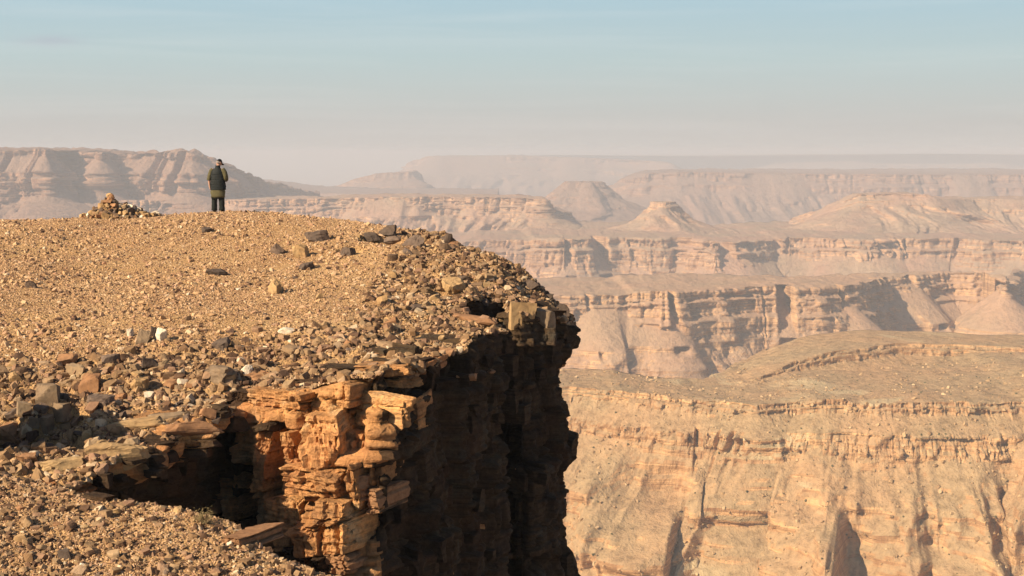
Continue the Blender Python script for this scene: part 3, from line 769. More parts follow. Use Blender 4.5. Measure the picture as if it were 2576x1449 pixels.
def rock_mesh(name, seed, mat, **kw):
    v, f = rock_geo(seed, **kw)
    me = bpy.data.meshes.new(name)
    me.from_pydata(v.tolist(), [], f.tolist())
    me.materials.append(mat)
    return me

def instances(name, pts, scale, rot, protos, kind='stuff', seed=0):
    """many small stones as one object: a stone mesh set on every point"""
    me = bpy.data.meshes.new(name)
    n = len(pts)
    me.vertices.add(n); me.vertices.foreach_set('co', np.asarray(pts, np.float32).ravel())
    for nm, ty, dat, key in (('stone_scale', 'FLOAT_VECTOR', scale, 'vector'), ('stone_turn', 'FLOAT_VECTOR', rot, 'vector'),
                             ('stone_kind', 'INT', np.random.RandomState(seed).randint(0, len(protos), n), 'value')):
        a = me.attributes.new(nm, ty, 'POINT')
        a.data.foreach_set(key, np.asarray(dat, np.int32 if ty == 'INT' else np.float32).ravel())
    o = link(name, me)
    pc = bpy.data.collections.new(name + '_kinds')
    for i, m in enumerate(protos):
        pc.objects.link(bpy.data.objects.new('%s_kind' % name, m))
    ng = bpy.data.node_groups.new(name, 'GeometryNodeTree')
    ng.interface.new_socket('Geometry', in_out='INPUT', socket_type='NodeSocketGeometry')
    ng.interface.new_socket('Geometry', in_out='OUTPUT', socket_type='NodeSocketGeometry')
    N_ = ng.nodes
    gi, go = N_.new('NodeGroupInput'), N_.new('NodeGroupOutput')
    ci = N_.new('GeometryNodeCollectionInfo'); ci.inputs['Collection'].default_value = pc
    ci.inputs['Separate Children'].default_value = True; ci.inputs['Reset Children'].default_value = True
    ip = N_.new('GeometryNodeInstanceOnPoints'); ip.inputs['Pick Instance'].default_value = True
    def attr(nm, ty):
        a = N_.new('GeometryNodeInputNamedAttribute'); a.data_type = ty; a.inputs['Name'].default_value = nm
        return [q for q in a.outputs if q.enabled and q.name == 'Attribute'][0]
    L_ = ng.links
    L_.new(gi.outputs[0], ip.inputs['Points']); L_.new(ci.outputs[0], ip.inputs['Instance'])
    L_.new(attr('stone_kind', 'INT'), ip.inputs['Instance Index'])
    L_.new(attr('stone_turn', 'FLOAT_VECTOR'), ip.inputs['Rotation'])
    L_.new(attr('stone_scale', 'FLOAT_VECTOR'), ip.inputs['Scale'])
    L_.new(ip.outputs[0], go.inputs[0])
    md = o.modifiers.new('stones', 'NODES'); md.node_group = ng
    return tag(o, kind=kind)

GRAVEL_MESH = [rock_mesh('gravel_stone', 500 + i, M_GRAVEL, n=2, chips=8, skew=0.35, rough=0.0, chip=(0.6, 1.0)) for i in range(8)]
M_RUBBLE = stone_mat('rubble_stone', [(p_, tuple(q * f_ for q in c_)) for (p_, c_), f_ in zip(GRAVEL_STOPS, (.7, .65, .62, .62, .65, .65, .85, .95))], 20.0, 0.45)
RUBBLE_MESH = [rock_mesh('rubble_stone', 520 + i, M_RUBBLE, n=3, chips=8, skew=0.3, rough=0.02) for i in range(6)]
def scatter(name, fn, poly, dr, pr, dens, rad, protos, seed, keep=None, flat=0.75):
    rs = np.random.RandomState(seed)
    area = (pr[1] - pr[0]) / F * (dr[1] ** 2 - dr[0] ** 2) / 2
    n = int(area * dens)
    d = np.sqrt(rs.uniform(dr[0] ** 2, dr[1] ** 2, n))
    x = (rs.uniform(pr[0], pr[1], n) - 1288) / F * d
    m = inside(x, d, poly)
    x, d = x[m], d[m]
    if keep is not None:
        m = rs.rand(len(x)) < keep(x, d); x, d = x[m], d[m]
    n = len(x)
    r = rad[0] * (rad[1] / rad[0]) ** (rs.rand(n) ** 1.8)
    z = fn(x, d) + r * rs.uniform(-0.2, 0.3, n)
    sc = r[:, None] * np.stack([rs.uniform(.7, 1.35, n), rs.uniform(.6, 1.1, n), rs.uniform(.4, 1.0, n) * flat / 0.65], -1)
    rot = np.stack([rs.normal(0, .35, n), rs.normal(0, .35, n), rs.uniform(0, 6.28, n)], -1)
    return instances(name, np.stack([x, d, z], -1), sc, rot, protos, seed=seed)
clump = lambda x, y: np.clip(0.55 + 0.9 * fbm(x / 1.6, y / 1.6, seed=90, oct=3), 0.12, 1)
scatter('gravel', H, POLY, (18.5, 49.5), (-200, 1500), 700, (0.007, 0.023), GRAVEL_MESH, 1, lambda x, y: np.clip(0.8 + 0.9 * fbm(x / 2.6, y / 2.6, seed=91, oct=4), 0.15, 1))
scatter('loose_stones', H, POLY, (18.5, 49.5), (-200, 1500), 46, (0.025, 0.065), GRAVEL_MESH, 2, clump)
scatter('rubble', H, POLY, (18.5, 47.0), (-260, 1500), 190, (0.02, 0.10), RUBBLE_MESH, 3, lambda x, y: np.clip(rough_zone(x, y) * 1.2 - 0.1, 0, 1))
scatter('near_gravel', HN, NPOLY, (13.5, 19.2), (-260, 950), 1300, (0.007, 0.022), GRAVEL_MESH, 4)
scatter('near_loose_stones', HN, NPOLY, (13.5, 19.2), (-260, 950), 120, (0.018, 0.065), RUBBLE_MESH, 5)

# sight-line search on the real surfaces, for setting rocks down where they lie
from mathutils.bvhtree import BVHTree
from mathutils import Vector
def bvh_of(names):
    vs_, fs_, k = [], [], 0
    for nm in names:
        me = bpy.data.objects[nm].data
        v = np.zeros(len(me.vertices) * 3, np.float32); me.vertices.foreach_get('co', v)
        lp = np.zeros(len(me.loops), np.int32); me.loops.foreach_get('vertex_index', lp)
        vs_ += v.reshape(-1, 3).tolist(); fs_ += (lp.reshape(-1, 4) + k).tolist(); k = len(vs_)
    return BVHTree.FromPolygons(vs_, fs_)
BVH = bvh_of(['plateau_ground', 'cliff', 'near_ground', 'near_cliff'])
def see(px, py):
    x, y, z = ray(px, py)
    r = BVH.ray_cast(Vector((0, 0, 0)), Vector((float(x), float(y), float(z))).normalized())
    return r[0], r[1]

def place_rock(px, py, wpx, hpx, seed, mat, label, group=None, name='rock', deep=0.9, yaw=None, tilt=0.12, sink=0.42, n=5, cat='rock', **kw):
    """a loose rock seen at px, py (its centre), wpx wide and hpx high in the picture"""
    loc, nr = see(px, py + hpx * 0.35)
    if loc is None: return None
    rs = np.random.RandomState(seed)
    k = loc.y / F
    w, h = wpx * k * 0.5, hpx * k * 0.5
    kw.setdefault('rough', 0.05)
    me = rock_mesh(name, seed, mat, size=(w * 1.08, w * deep, h * 1.15), n=n, **kw)
    o = link(name, me)
    o.location = (loc.x, loc.y + w * deep * 0.35, loc.z + h * (1 - sink * 1.2))
    o.rotation_euler = (rs.uniform(-tilt, tilt), rs.uniform(-tilt, tilt), rs.uniform(-.5, .5) if yaw is None else yaw)
    return tag(o, label, cat, group)

# rocks one can point to
NAMED = [
 (690, 722, 46, 42, 901, M_TAN, 'tan boulder alone on the smooth gravel with a dark shadow beside it', dict(name='boulder', cat='boulder')),
 (326, 836, 24, 30, 902, M_PALE, 'pale upright stone left of a dark rock at the edge of the rubble', {}),
 (406, 845, 26, 34, 903, M_PALE, 'pale cream stone leaning right of a dark rock on the gravel', dict(tilt=.5)),
 (362, 848, 34, 38, 904, M_GREY, 'grey rounded rock between two pale stones', {}),
 (388, 838, 20, 30, 905, M_DARK, 'dark rock between two pale stones on the gravel', {}),
 (722, 832, 52, 16, 906, M_PALE, 'long flat pale slab on the gravel above the cliff rim', dict(tilt=.2)),
 (556, 868, 60, 32, 907, M_DARK, 'dark slab tilted on the gravel above the gully', dict(yaw=.5, tilt=.5)),
 (548, 940, 92, 46, 908, M_GREY, 'big grey slab lying at a slant above the gully rim', dict(yaw=-.5, tilt=.35)),
 (606, 908, 26, 18, 909, M_PALE, 'small white stone on the rubble right of the slanting grey slab', {}),
 (622, 932, 28, 22, 910, M_PALE, 'white stone nearest the buttress top beside the slanting slab', {}),
 (640, 948, 60, 30, 911, M_RED, 'flat reddish slab on the rim just above the sunlit buttress', dict(tilt=.2)),
 (118, 992, 52, 52, 912, M_GREY, 'largest grey block in the cluster of cubes above the gully', dict(skew=.12, chips=3)),
 (62, 1030, 34, 36, 913, M_GREY, 'grey cube left of the other blocks above the gully', dict(skew=.12, chips=3)),
 (150, 1032, 44, 38, 914, M_GREY, 'grey cube in front of the largest block above the gully', dict(skew=.12, chips=3)),
 (112, 1062, 32, 38, 915, M_GREY, 'upright grey block lowest in the cluster of cubes', dict(skew=.12, chips=3)),
 (84, 1060, 24, 24, 916, M_GREY, 'small grey cube beside the upright block in the cluster', dict(skew=.12, chips=3)),
 (226, 968, 44, 54, 917, M_RED, 'reddish squared boulder right of the cluster of grey cubes', dict(name='boulder', cat='boulder', skew=.15, chips=4)),
 (350, 970, 62, 44, 918, M_TAN, 'tan wedge of rock with a dark side in the middle of the rubble', {}),
 (300, 1000, 36, 30, 919, M_RED, 'small red squared rock below the tan wedge', {}),
 (245, 1010, 66, 52, 920, M_DARK, 'dark craggy rock above the head of the gully', {}),
 (20, 1088, 110, 60, 921, M_RED, 'big brown boulder at the left edge above the gully shadow', dict(name='boulder', cat='boulder')),
 (350, 1066, 150, 20, 922, M_TAN, 'long thin slab jutting out over the gully', dict(yaw=.25, deep=.4, tilt=.1)),
 (420, 1046, 110, 26, 923, M_GREY, 'long grey ledge slab above the gully overhang', dict(yaw=.25, deep=.4, tilt=.1)),
 (84, 1142, 42, 20, 924, M_PALE, 'thin pale slab tilted in the shade at the head of the gully', dict(tilt=.6)),
 (60, 1128, 38, 18, 937, M_GREY, 'grey flat slab in the shade at the left of the gully', {}),
 (142, 1172, 90, 46, 925, M_TAN, 'orange brown boulder with sunlit face at the lip of the gully', dict(name='boulder', cat='boulder', deep=.5)),
 (70, 1150, 60, 28, 926, M_RED, 'low brown rock beside the orange boulder at the gully lip', {}),
 (300, 1140, 150, 56, 938, M_TAN, 'broad rounded orange ledge rock sloping down into the gully', dict(yaw=.3, deep=.5)),
 (480, 1080, 170, 34, 939, M_RED, 'long brown ledge rock sloping along the shaded gully wall', dict(yaw=.5, deep=.35)),
 (535, 1268, 80, 34, 927, M_RED, 'red rock with pointed top at the far edge of the near gravel', {}),
 (446, 1282, 24, 22, 928, M_TAN, 'small tan cube at the shaded edge of the near gravel', {}),
 (792, 594, 56, 34, 929, M_DARK, 'dark rock ledge on the hilltop right of the standing man', {}),
 (700, 628, 40, 30, 930, M_DARK, 'dark rock left of the row of outcrops on the hilltop', {}),
 (758, 632, 46, 44, 931, M_TAN, 'tan block with a shaded side on the hilltop', {}),
 (876, 632, 40, 30, 932, M_DARK, 'dark low rock between the tan block and the right shoulder', {}),
 (770, 668, 36, 26, 933, M_DARK, 'dark rock below the tan block on the hilltop', {}),
 (545, 684, 50, 22, 934, M_DARK, 'dark flat rock alone in the middle of the upper gravel', {}),
 (76, 716, 32, 22, 935, M_DARK, 'dark rock alone at the left of the smooth gravel', {}),
 (520, 578, 30, 18, 936, M_DARK, 'dark small rock on the gravel below the standing man', {}),
 (975, 582, 50, 32, 940, M_DARK, 'dark craggy outcrop block on the skyline of the right shoulder', {}),
 (1142, 722, 60, 46, 941, M_TAN, 'tan upright block beside the dark recess in the right shoulder', {}),
 (1205, 806, 110, 20, 942, M_RED, 'long pinkish slab on the ledge in front of the dark recess', dict(deep=.6)),
 (1312, 790, 58, 62, 943, M_TAN, 'squared tan block on the cliff corner below the skyline', dict(skew=.12, chips=3, deep=.6)),
 (1372, 800, 44, 44, 944, M_GREY, 'smaller grey block right of the squared tan block at the corner', dict(skew=.12, chips=3, deep=.6)),
 (1420, 786, 40, 34, 945, M_DARK, 'dark block on the outermost corner of the cliff rim', {}),
 (930, 596, 44, 30, 949, M_DARK, 'dark rock at the left end of the dark outcrops near the skyline', dict(deep=.6)),
 (985, 604, 64, 30, 950, M_DARK, 'long dark outcrop below the craggy skyline block', dict(deep=.6)),
 (1042, 610, 60, 32, 951, M_DARK, 'dark outcrop at the right end of the row near the skyline', dict(deep=.6)),
 (1170, 700, 40, 24, 952, M_DARK, 'dark low rock above the tan upright block on the shoulder', {}),
 (1050, 775, 54, 22, 953, M_DARK, 'dark flat rock on the gravel left of the recess', {}),
 (1335, 716, 50, 30, 946, M_DARK, 'dark layered block on the skyline where the shoulder drops away', {}),
]
for px, py, w, h, sd, mt, lb, kw in NAMED:
    kw = dict(dict(rough=.12, skew=.45, chips=16, chip=(.5, .95), n=8, freq=3.5) if 'skew' not in kw else dict(n=7), **kw)
    place_rock(px, py, w, h, sd, mt, lb, **kw)

def shade_boulder():  # boulder added out of view to throw shade into the left hollow
    me = rock_mesh('boulder', 948, M_ROCK, size=(1.0, 1.4, 1.3), n=8, rough=.06)
    o = link('boulder', me); o.location = (-9.75, 20.6, float(HN(np.array(-9.7), np.array(18.0))) + .35)
    tag(o, 'big brown boulder added unseen beyond the left edge to shade the head of the gully', 'boulder')
shade_boulder()
ZONES = [  # picture area, how many, sizes, where
 ((-40, 600, 900, 1120), 92, (16, 44), 'in the rubble above the gully'),
 ((960, 1400, 590, 830), 62, (12, 34), 'on the broken right shoulder of the hill'),
 ((640, 1250, 850, 950), 44, (18, 48), 'along the front rim of the cliff'),
 ((0, 1000, 570, 850), 34, (8, 18), 'standing proud of the smooth gravel'),
 ((-20, 800, 1240, 1449), 36, (14, 32), 'on the gravel ledge nearest the viewer'),
]
LOOKS = [('brown', M_ROCK), ('dark', M_DARK), ('tan', M_TAN), ('red', M_RED), ('brown', M_ROCK), ('dark', M_DARK), ('tan', M_TAN), ('pale', M_PALE)]
for zi, ((x0, x1, y0, y1), cnt, (s0, s1), where) in enumerate(ZONES):
    rs = np.random.RandomState(700 + zi); k = 0; tries = 0
    while k < cnt and tries < cnt * 8:
        tries += 1
        px, py = rs.uniform(x0, x1), rs.uniform(y0, y1)
        loc, nr = see(px, py)
        if loc is None or nr is None or abs(nr.z) < 0.45 or loc.y > 49: continue
        if zi == 0 and rough_zone(np.array([loc.x]), np.array([loc.y]))[0] < 0.3: continue
        w = s0 * (s1 / s0) ** (rs.rand() ** 1.6)
        q = rs.rand(); shape, asp = ('flat', rs.uniform(.28, .42)) if q < (.75 if zi == 2 else .4) else ('blocky', rs.uniform(.55, .95))
        look, mt = LOOKS[rs.randint(len(LOOKS) - (0 if rs.rand() < .4 else 1))]
        lb = '%s %s rock lying loose %s' % (look, shape, where)
        if place_rock(px, py, w, w * asp, 2000 + zi * 200 + k, mt, lb, '%s %s rocks %s' % (look, shape, where), n=4, tilt=.35, sink=.5, skew=.35): k += 1

# blocks of the bedrock itself, proud of the cliff face: parts of the cliff
ZX = lambda zx: 498.6 + 0.398 * zx
ZY = lambda zy: 872.5 + 0.398 * zy
BLK = [  # zoomed photo coordinates x0 x1 y0 y1, depth (m), how far it stands out (m), colour
 (300, 745, 285, 460, .5, .30, 'o'), (690, 928, 395, 765, .6, .48, 'p'), (600, 935, 755, 935, .6, .55, 'o'), (385, 492, 530, 890, .45, .34, 'o'), (598, 672, 540, 770, .3, .50, 'o'),
 (480, 735, 925, 1095, .5, .72, 'p'), (858, 1037, 1065, 1275, .5, .80, 'p'), (800, 1015, 945, 1085, .5, .78, 'o'), (655, 830, 1090, 1300, .5, .80, 'o'),
 (955, 1110, 540, 705, .4, .30, 'o'), (950, 1030, 700, 990, .4, .34, 'o'), (1000, 1090, 815, 985, .4, .30, 'r'), (1095, 1175, 670, 860, .35, .16, 'o'), (1110, 1180, 880, 1045, .35, .22, 'r'),
 (245, 350, 780, 880, .35, .30, 'o'), (180, 240, 840, 1010, .3, .25, 'o'), (205, 362, 935, 1070, .4, .45, 'o'), (250, 350, 1090, 1200, .4, .5, 'r'), (205, 350, 1190, 1280, .4, .35, 'r'),
 (1140, 1256, 295, 490, .4, .36, 'p'), (1140, 1300, 105, 178, .4, .30, 'o'), (1140, 1392, 188, 250, .4, .26, 'o'), (1140, 1252, 250, 293, .4, .28, 'd'), (1325, 1415, 85, 150, .4, .26, 'd'), (1420, 1500, 80, 150, .4, .3, 'o'),
 (580, 850, 205, 270, .5, .26, 'd'), (180, 330, 290, 365, .5, .2, 'd'), (880, 985, 235, 370, .4, .15, 'o'), (780, 885, 1300, 1400, .5, .7, 'd'), (885, 1045, 1280, 1420, .5, .6, 'r'), (540, 640, 1080, 1260, .4, .62, 'o'),
 (630, 775, 1250, 1320, .4, .85, 'd'), (1390, 1440, 310, 500, .3, .3, 'o'), (380, 500, 470, 530, .4, .32, 'd'), (590, 700, 290, 350, .4, .36, 'o'),
]
BM = {'o': M_OCHRE, 'p': bedrock_mat('sunlit_pale_bedrock', 1.75, (1.06, 1.02, .92)), 'r': M_RED, 'd': M_BED}  # o and p carry painted sunlight, d painted shade, of one bedrock
def wall_dir(px):
    if px < 596: return math.atan2(4.0, 1.0)
    if px < 958: return math.atan2(-1.0, 2.2)
    return math.atan2(10.0, 3.8)
def block(x0, x1, y0, y1, dep, out, mat, seed, yaw, n=20, **kw):
    cx, cy_ = (x0 + x1) / 2, (y0 + y1) / 2
    loc, nr = see(cx, cy_)
    if loc is None or loc.y > 60: return
    k = loc.y / F
    w, h = (x1 - x0) * k / 2, (y1 - y0) * k / 2
    rs0 = np.random.RandomState(seed + 7)
    v, f = rock_geo(seed, size=(w * 1.06, dep / 2 + 0.1, h * 1.06), n=n, chips=kw.get('chips', 8), chip=(0.85, 1.3), skew=kw.get('skew', 0.2), rough=0.055, freq=4.5)
    lay = np.floor((v[:, 2] + 0.25 * v[:, 0] * rs0.uniform(-.3, .3) + 0.02 * fbm(v[:, 0] * 3, v[:, 1] * 3, seed=seed % 91)) / rs0.uniform(.05, .11) + 50).astype(np.int64)
    v[:, :2] *= (1 - 0.03 * _h(lay, lay * 0, lay * 0, seed) - 0.03)[:, None]
    if n > 10:      # fractures: the face breaks into small stepped pieces with open joints
        zz_ = v[:, 2] - v[:, 2].min() + 0.03 * fbm(v[:, 0] * 6, v[:, 2] * 6, seed=seed % 83)
        xx_ = v[:, 0] + 0.04 * fbm(v[:, 0] * 5 + 9, v[:, 2] * 5, seed=seed % 79) + 0.25 * (rs0.rand() - .5) * v[:, 2]
        fr = blocks_offset(xx_, zz_, seed, (.08, .42), (.09, .34), .085, .022, .05, top=4.0) + 0.02 * fbm(v[:, 0] * 16, v[:, 2] * 16, v[:, 1] * 16, seed=seed % 71)
        v[:, 1] -= fr * sstep(0.05, -0.12, v[:, 1])
        v[:, 0] += 0.6 * fr * np.sign(v[:, 0]) * sstep(.5, .9, np.abs(v[:, 0]) / w)
    me = bpy.data.meshes.new('rock_block'); me.from_pydata(v.tolist(), [], f.tolist()); me.materials.append(mat)
    o = link('rock_block', me, CLIFF)
    nx, ny = math.sin(yaw), -math.cos(yaw)
    q = out - dep / 2 - 0.05
    o.location = (loc.x + nx * q, loc.y + ny * q, loc.z)
    rs = np.random.RandomState(seed)
    o.rotation_euler = (rs.uniform(-.05, .05), rs.uniform(-.06, .06), yaw + rs.uniform(-.15, .15))
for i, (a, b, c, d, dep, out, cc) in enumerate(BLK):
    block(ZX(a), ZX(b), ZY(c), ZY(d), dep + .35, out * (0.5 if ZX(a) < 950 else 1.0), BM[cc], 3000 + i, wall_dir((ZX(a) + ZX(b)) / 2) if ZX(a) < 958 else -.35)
# smaller blocks over the shaded face and under the rim
rs = np.random.RandomState(77)
for i in range(70):
    px = rs.uniform(965, 1440); py = rs.uniform(860, 1440) if i % 3 else 950 - (px - 960) * 0.27 + rs.uniform(0, 60)
    w, h = rs.uniform(14, 42), rs.uniform(14, 60)
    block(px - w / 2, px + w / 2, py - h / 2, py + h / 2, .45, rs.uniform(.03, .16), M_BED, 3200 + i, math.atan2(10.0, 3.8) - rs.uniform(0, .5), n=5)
for i in range(26):
    px = rs.uniform(240, 590); py = 1176 - (px - 250) * 0.5 + rs.uniform(0, 110)
    w, h = rs.uniform(20, 60), rs.uniform(14, 40)
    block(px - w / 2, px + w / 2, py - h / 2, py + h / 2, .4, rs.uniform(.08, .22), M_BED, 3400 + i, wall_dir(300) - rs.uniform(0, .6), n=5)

# ------------------------------------------------------------------ cairn
def cairn():
    base = crest(300); base = base - (0, 0.3, 0.03)
    root = bpy.data.objects.new('cairn', None); COL.objects.link(root)
    root.location = base
    tag(root, 'heap of loose stones piled into a cairn on the hilltop skyline', 'cairn')
    rs = np.random.RandomState(12)
    k = base[1] / F
    mounds = [(-17 * k, 52 * k, 76 * k), (28 * k, 40 * k, 72 * k), (72 * k, 22 * k, 58 * k), (-62 * k, 16 * k, 46 * k)]
    meshes = {m.name: [rock_mesh('stone', 4000 + i + 20 * j, m, n=2, chips=6, skew=.25, rough=0) for i in range(5)] for j, m in enumerate((M_TAN, M_RED, M_ROCK, M_DARK, M_PALE))}
    kinds = ['tan_stone'] * 5 + ['red_stone'] * 4 + ['rubble_rock'] * 5 + ['dark_stone'] * 2 + ['pale_stone']
    def put(x, y, z, r, flat=.7):
        o = link('stone', meshes[kinds[rs.randint(len(kinds))]][rs.randint(5)], root)
        o.location = (x, y, z); o.scale = (r * rs.uniform(.9, 1.4), r * rs.uniform(.7, 1.1), r * rs.uniform(.5, 1.0) * flat / .7)
        o.rotation_euler = (rs.normal(0, .3), rs.normal(0, .3), rs.uniform(0, 6.28))
    for mi, (cx, hh, rr) in enumerate(mounds):
        nl = max(2, int(hh / 0.10))
        for l in range(nl):
            z = hh * (l + 0.2) / nl; r = rr * (1 - (l / nl)) ** 0.9
            if len(root.children) > 280: break
            c = max(2, int(2 * math.pi * r * 0.75 / 0.135))
            for i in range(c):
                a = 6.283 * (i + rs.rand() * .6) / c
                put(cx + r * math.cos(a) * rs.uniform(.8, 1.05), r * 0.8 * math.sin(a), z - 0.04, .045 * (2.6 ** rs.rand()))
    for j in range(4):
        put(-17 * k + rs.uniform(-.04, .04), 0, 48 * k + 0.06 * j, (.14, .10, .07, .05)[j])
cairn()

# ------------------------------------------------------------------ the man on the hilltop
def cloth(name, c, var=0.25, rough=0.9, scale=30.0):
    t = NT(name, rough)
    f = t.noise(t.node('ShaderNodeTexCoord').outputs['Object'], scale, 3.0, 0.6)
    t.color(t.mix(var, c, t.ramp(f, [(0.3, tuple(x * .5 for x in c)), (0.7, tuple(min(1, x * 1.5) for x in c))])))
    t.bump(f, 0.3, 0.004)
    return t.m
def loft(name, rings, mat, parent, n=28, cap=True, smooth=True, fold=0.0, seed=0):
    """rings: (x, y, z, half width, half depth, lean about x)"""
    V = []
    a = np.linspace(0, 2 * math.pi, n, endpoint=False)
    for i, (x, y, z, rx, ry, tl) in enumerate(rings):
        c, s_ = np.cos(a), np.sin(a)
        w = 1 + fold * vn(a * 2.0 + 7 * 0, z * 14.0, seed=seed)
        px, py = rx * np.sign(c) * np.abs(c) ** .85 * w, ry * np.sign(s_) * np.abs(s_) ** .85 * w
        V.append(np.stack([x + px, y + py * math.cos(tl), z + py * math.sin(tl)], -1))
    V = np.concatenate(V); m = len(rings)
    F_ = [[i * n + j, i * n + (j + 1) % n, (i + 1) * n + (j + 1) % n, (i + 1) * n + j] for i in range(m - 1) for j in range(n)]
    if cap:
        F_ += [list(range(n))[::-1], [(m - 1) * n + j for j in range(n)]]
    return mesh_obj(name, V, F_, mat, parent, smooth=smooth)
def tube_rings(pts, n=10):
    """pts: (x,y,z,r) joints -> smooth rings across the limb"""
    pts = np.array(pts, float); t = np.linspace(0, len(pts) - 1, n)
    return np.stack([np.interp(t, np.arange(len(pts)), pts[:, k]) for k in range(4)], -1)
def limb(name, pts, mat, parent, n=16, seg=14, fold=0.06, seed=0, squash=1.0):
    R4 = tube_rings(pts, seg); V = []
    a = np.linspace(0, 2 * math.pi, n, endpoint=False)
    for i in range(seg):
        p = R4[i, :3]; d = R4[min(i + 1, seg - 1), :3] - R4[max(i - 1, 0), :3]; d /= np.linalg.norm(d)
        u = np.cross(d, [0, 1, 0.01]); u /= np.linalg.norm(u); v = np.cross(d, u)
        r = R4[i, 3] * (1 + fold * vn(a * 1.6, i * 0.9, seed=seed))
        V.append(p + np.outer(np.cos(a) * r, u) + np.outer(np.sin(a) * r * squash, v))
    V = np.concatenate(V)
    F_ = [[i * n + j, i * n + (j + 1) % n, (i + 1) * n + (j + 1) % n, (i + 1) * n + j] for i in range(seg - 1) for j in range(n)]
    F_ += [list(range(n))[::-1], [(seg - 1) * n + j for j in range(n)]]
    return mesh_obj(name, V, F_, mat, parent, smooth=True)

def skin_mesh(name, verts, edges, sub=2):
    me = bpy.data.meshes.new(name); me.from_pydata([v[:3] for v in verts], edges, [])
    o = bpy.data.objects.new(name, me); COL.objects.link(o)
    o.modifiers.new('skin', 'SKIN')
    if not me.skin_vertices: me.skin_vertices.new()
    for i, v in enumerate(verts):
        r = v[3]
        me.skin_vertices[0].data[i].radius = r if isinstance(r, tuple) else (r, r)
    me.skin_vertices[0].data[0].use_root = True
    o.modifiers.new('sub', 'SUBSURF').levels = sub; o.modifiers['sub'].render_levels = sub
    dg = bpy.context.evaluated_depsgraph_get()
    m2 = bpy.data.meshes.new_from_object(o.evaluated_get(dg))
    bpy.data.objects.remove(o)
    v = np.array([q.co[:] for q in m2.vertices]); f = [list(p.vertices) for p in m2.polygons]
    return v, f

def hand_chain(verts, edges, wrist, w, along, across, curl):
    """palm, four bent fingers of different length and a thumb from the side of the palm"""
    A, B, Cc = (np.array(q, float) for q in (along, across, curl))
    wp = np.array(verts[wrist][:3])
    palm = len(verts); verts.append((*(wp + A * .05), .022)); edges.append((wrist, palm))
    for k, (off, ln) in enumerate(((-.027, .068), (-.009, .078), (.009, .074), (.026, .058))):
        b = len(verts)
        kn = wp + A * .09 + B * off
        verts += [(*kn, .0105), (*(kn + A * ln * .45 + Cc * ln * .18), .009), (*(kn + A * ln * .75 + Cc * ln * .55), .008)]
        edges += [(palm, b), (b, b + 1), (b + 1, b + 2)]
    b = len(verts); tb = wp + A * .035 - B * .03
    verts += [(*tb, .012), (*(tb + A * .03 - B * .022 + Cc * .012), .010), (*(tb + A * .058 - B * .026 + Cc * .026), .009)]
    edges += [(palm, b), (b, b + 1), (b + 1, b + 2)]

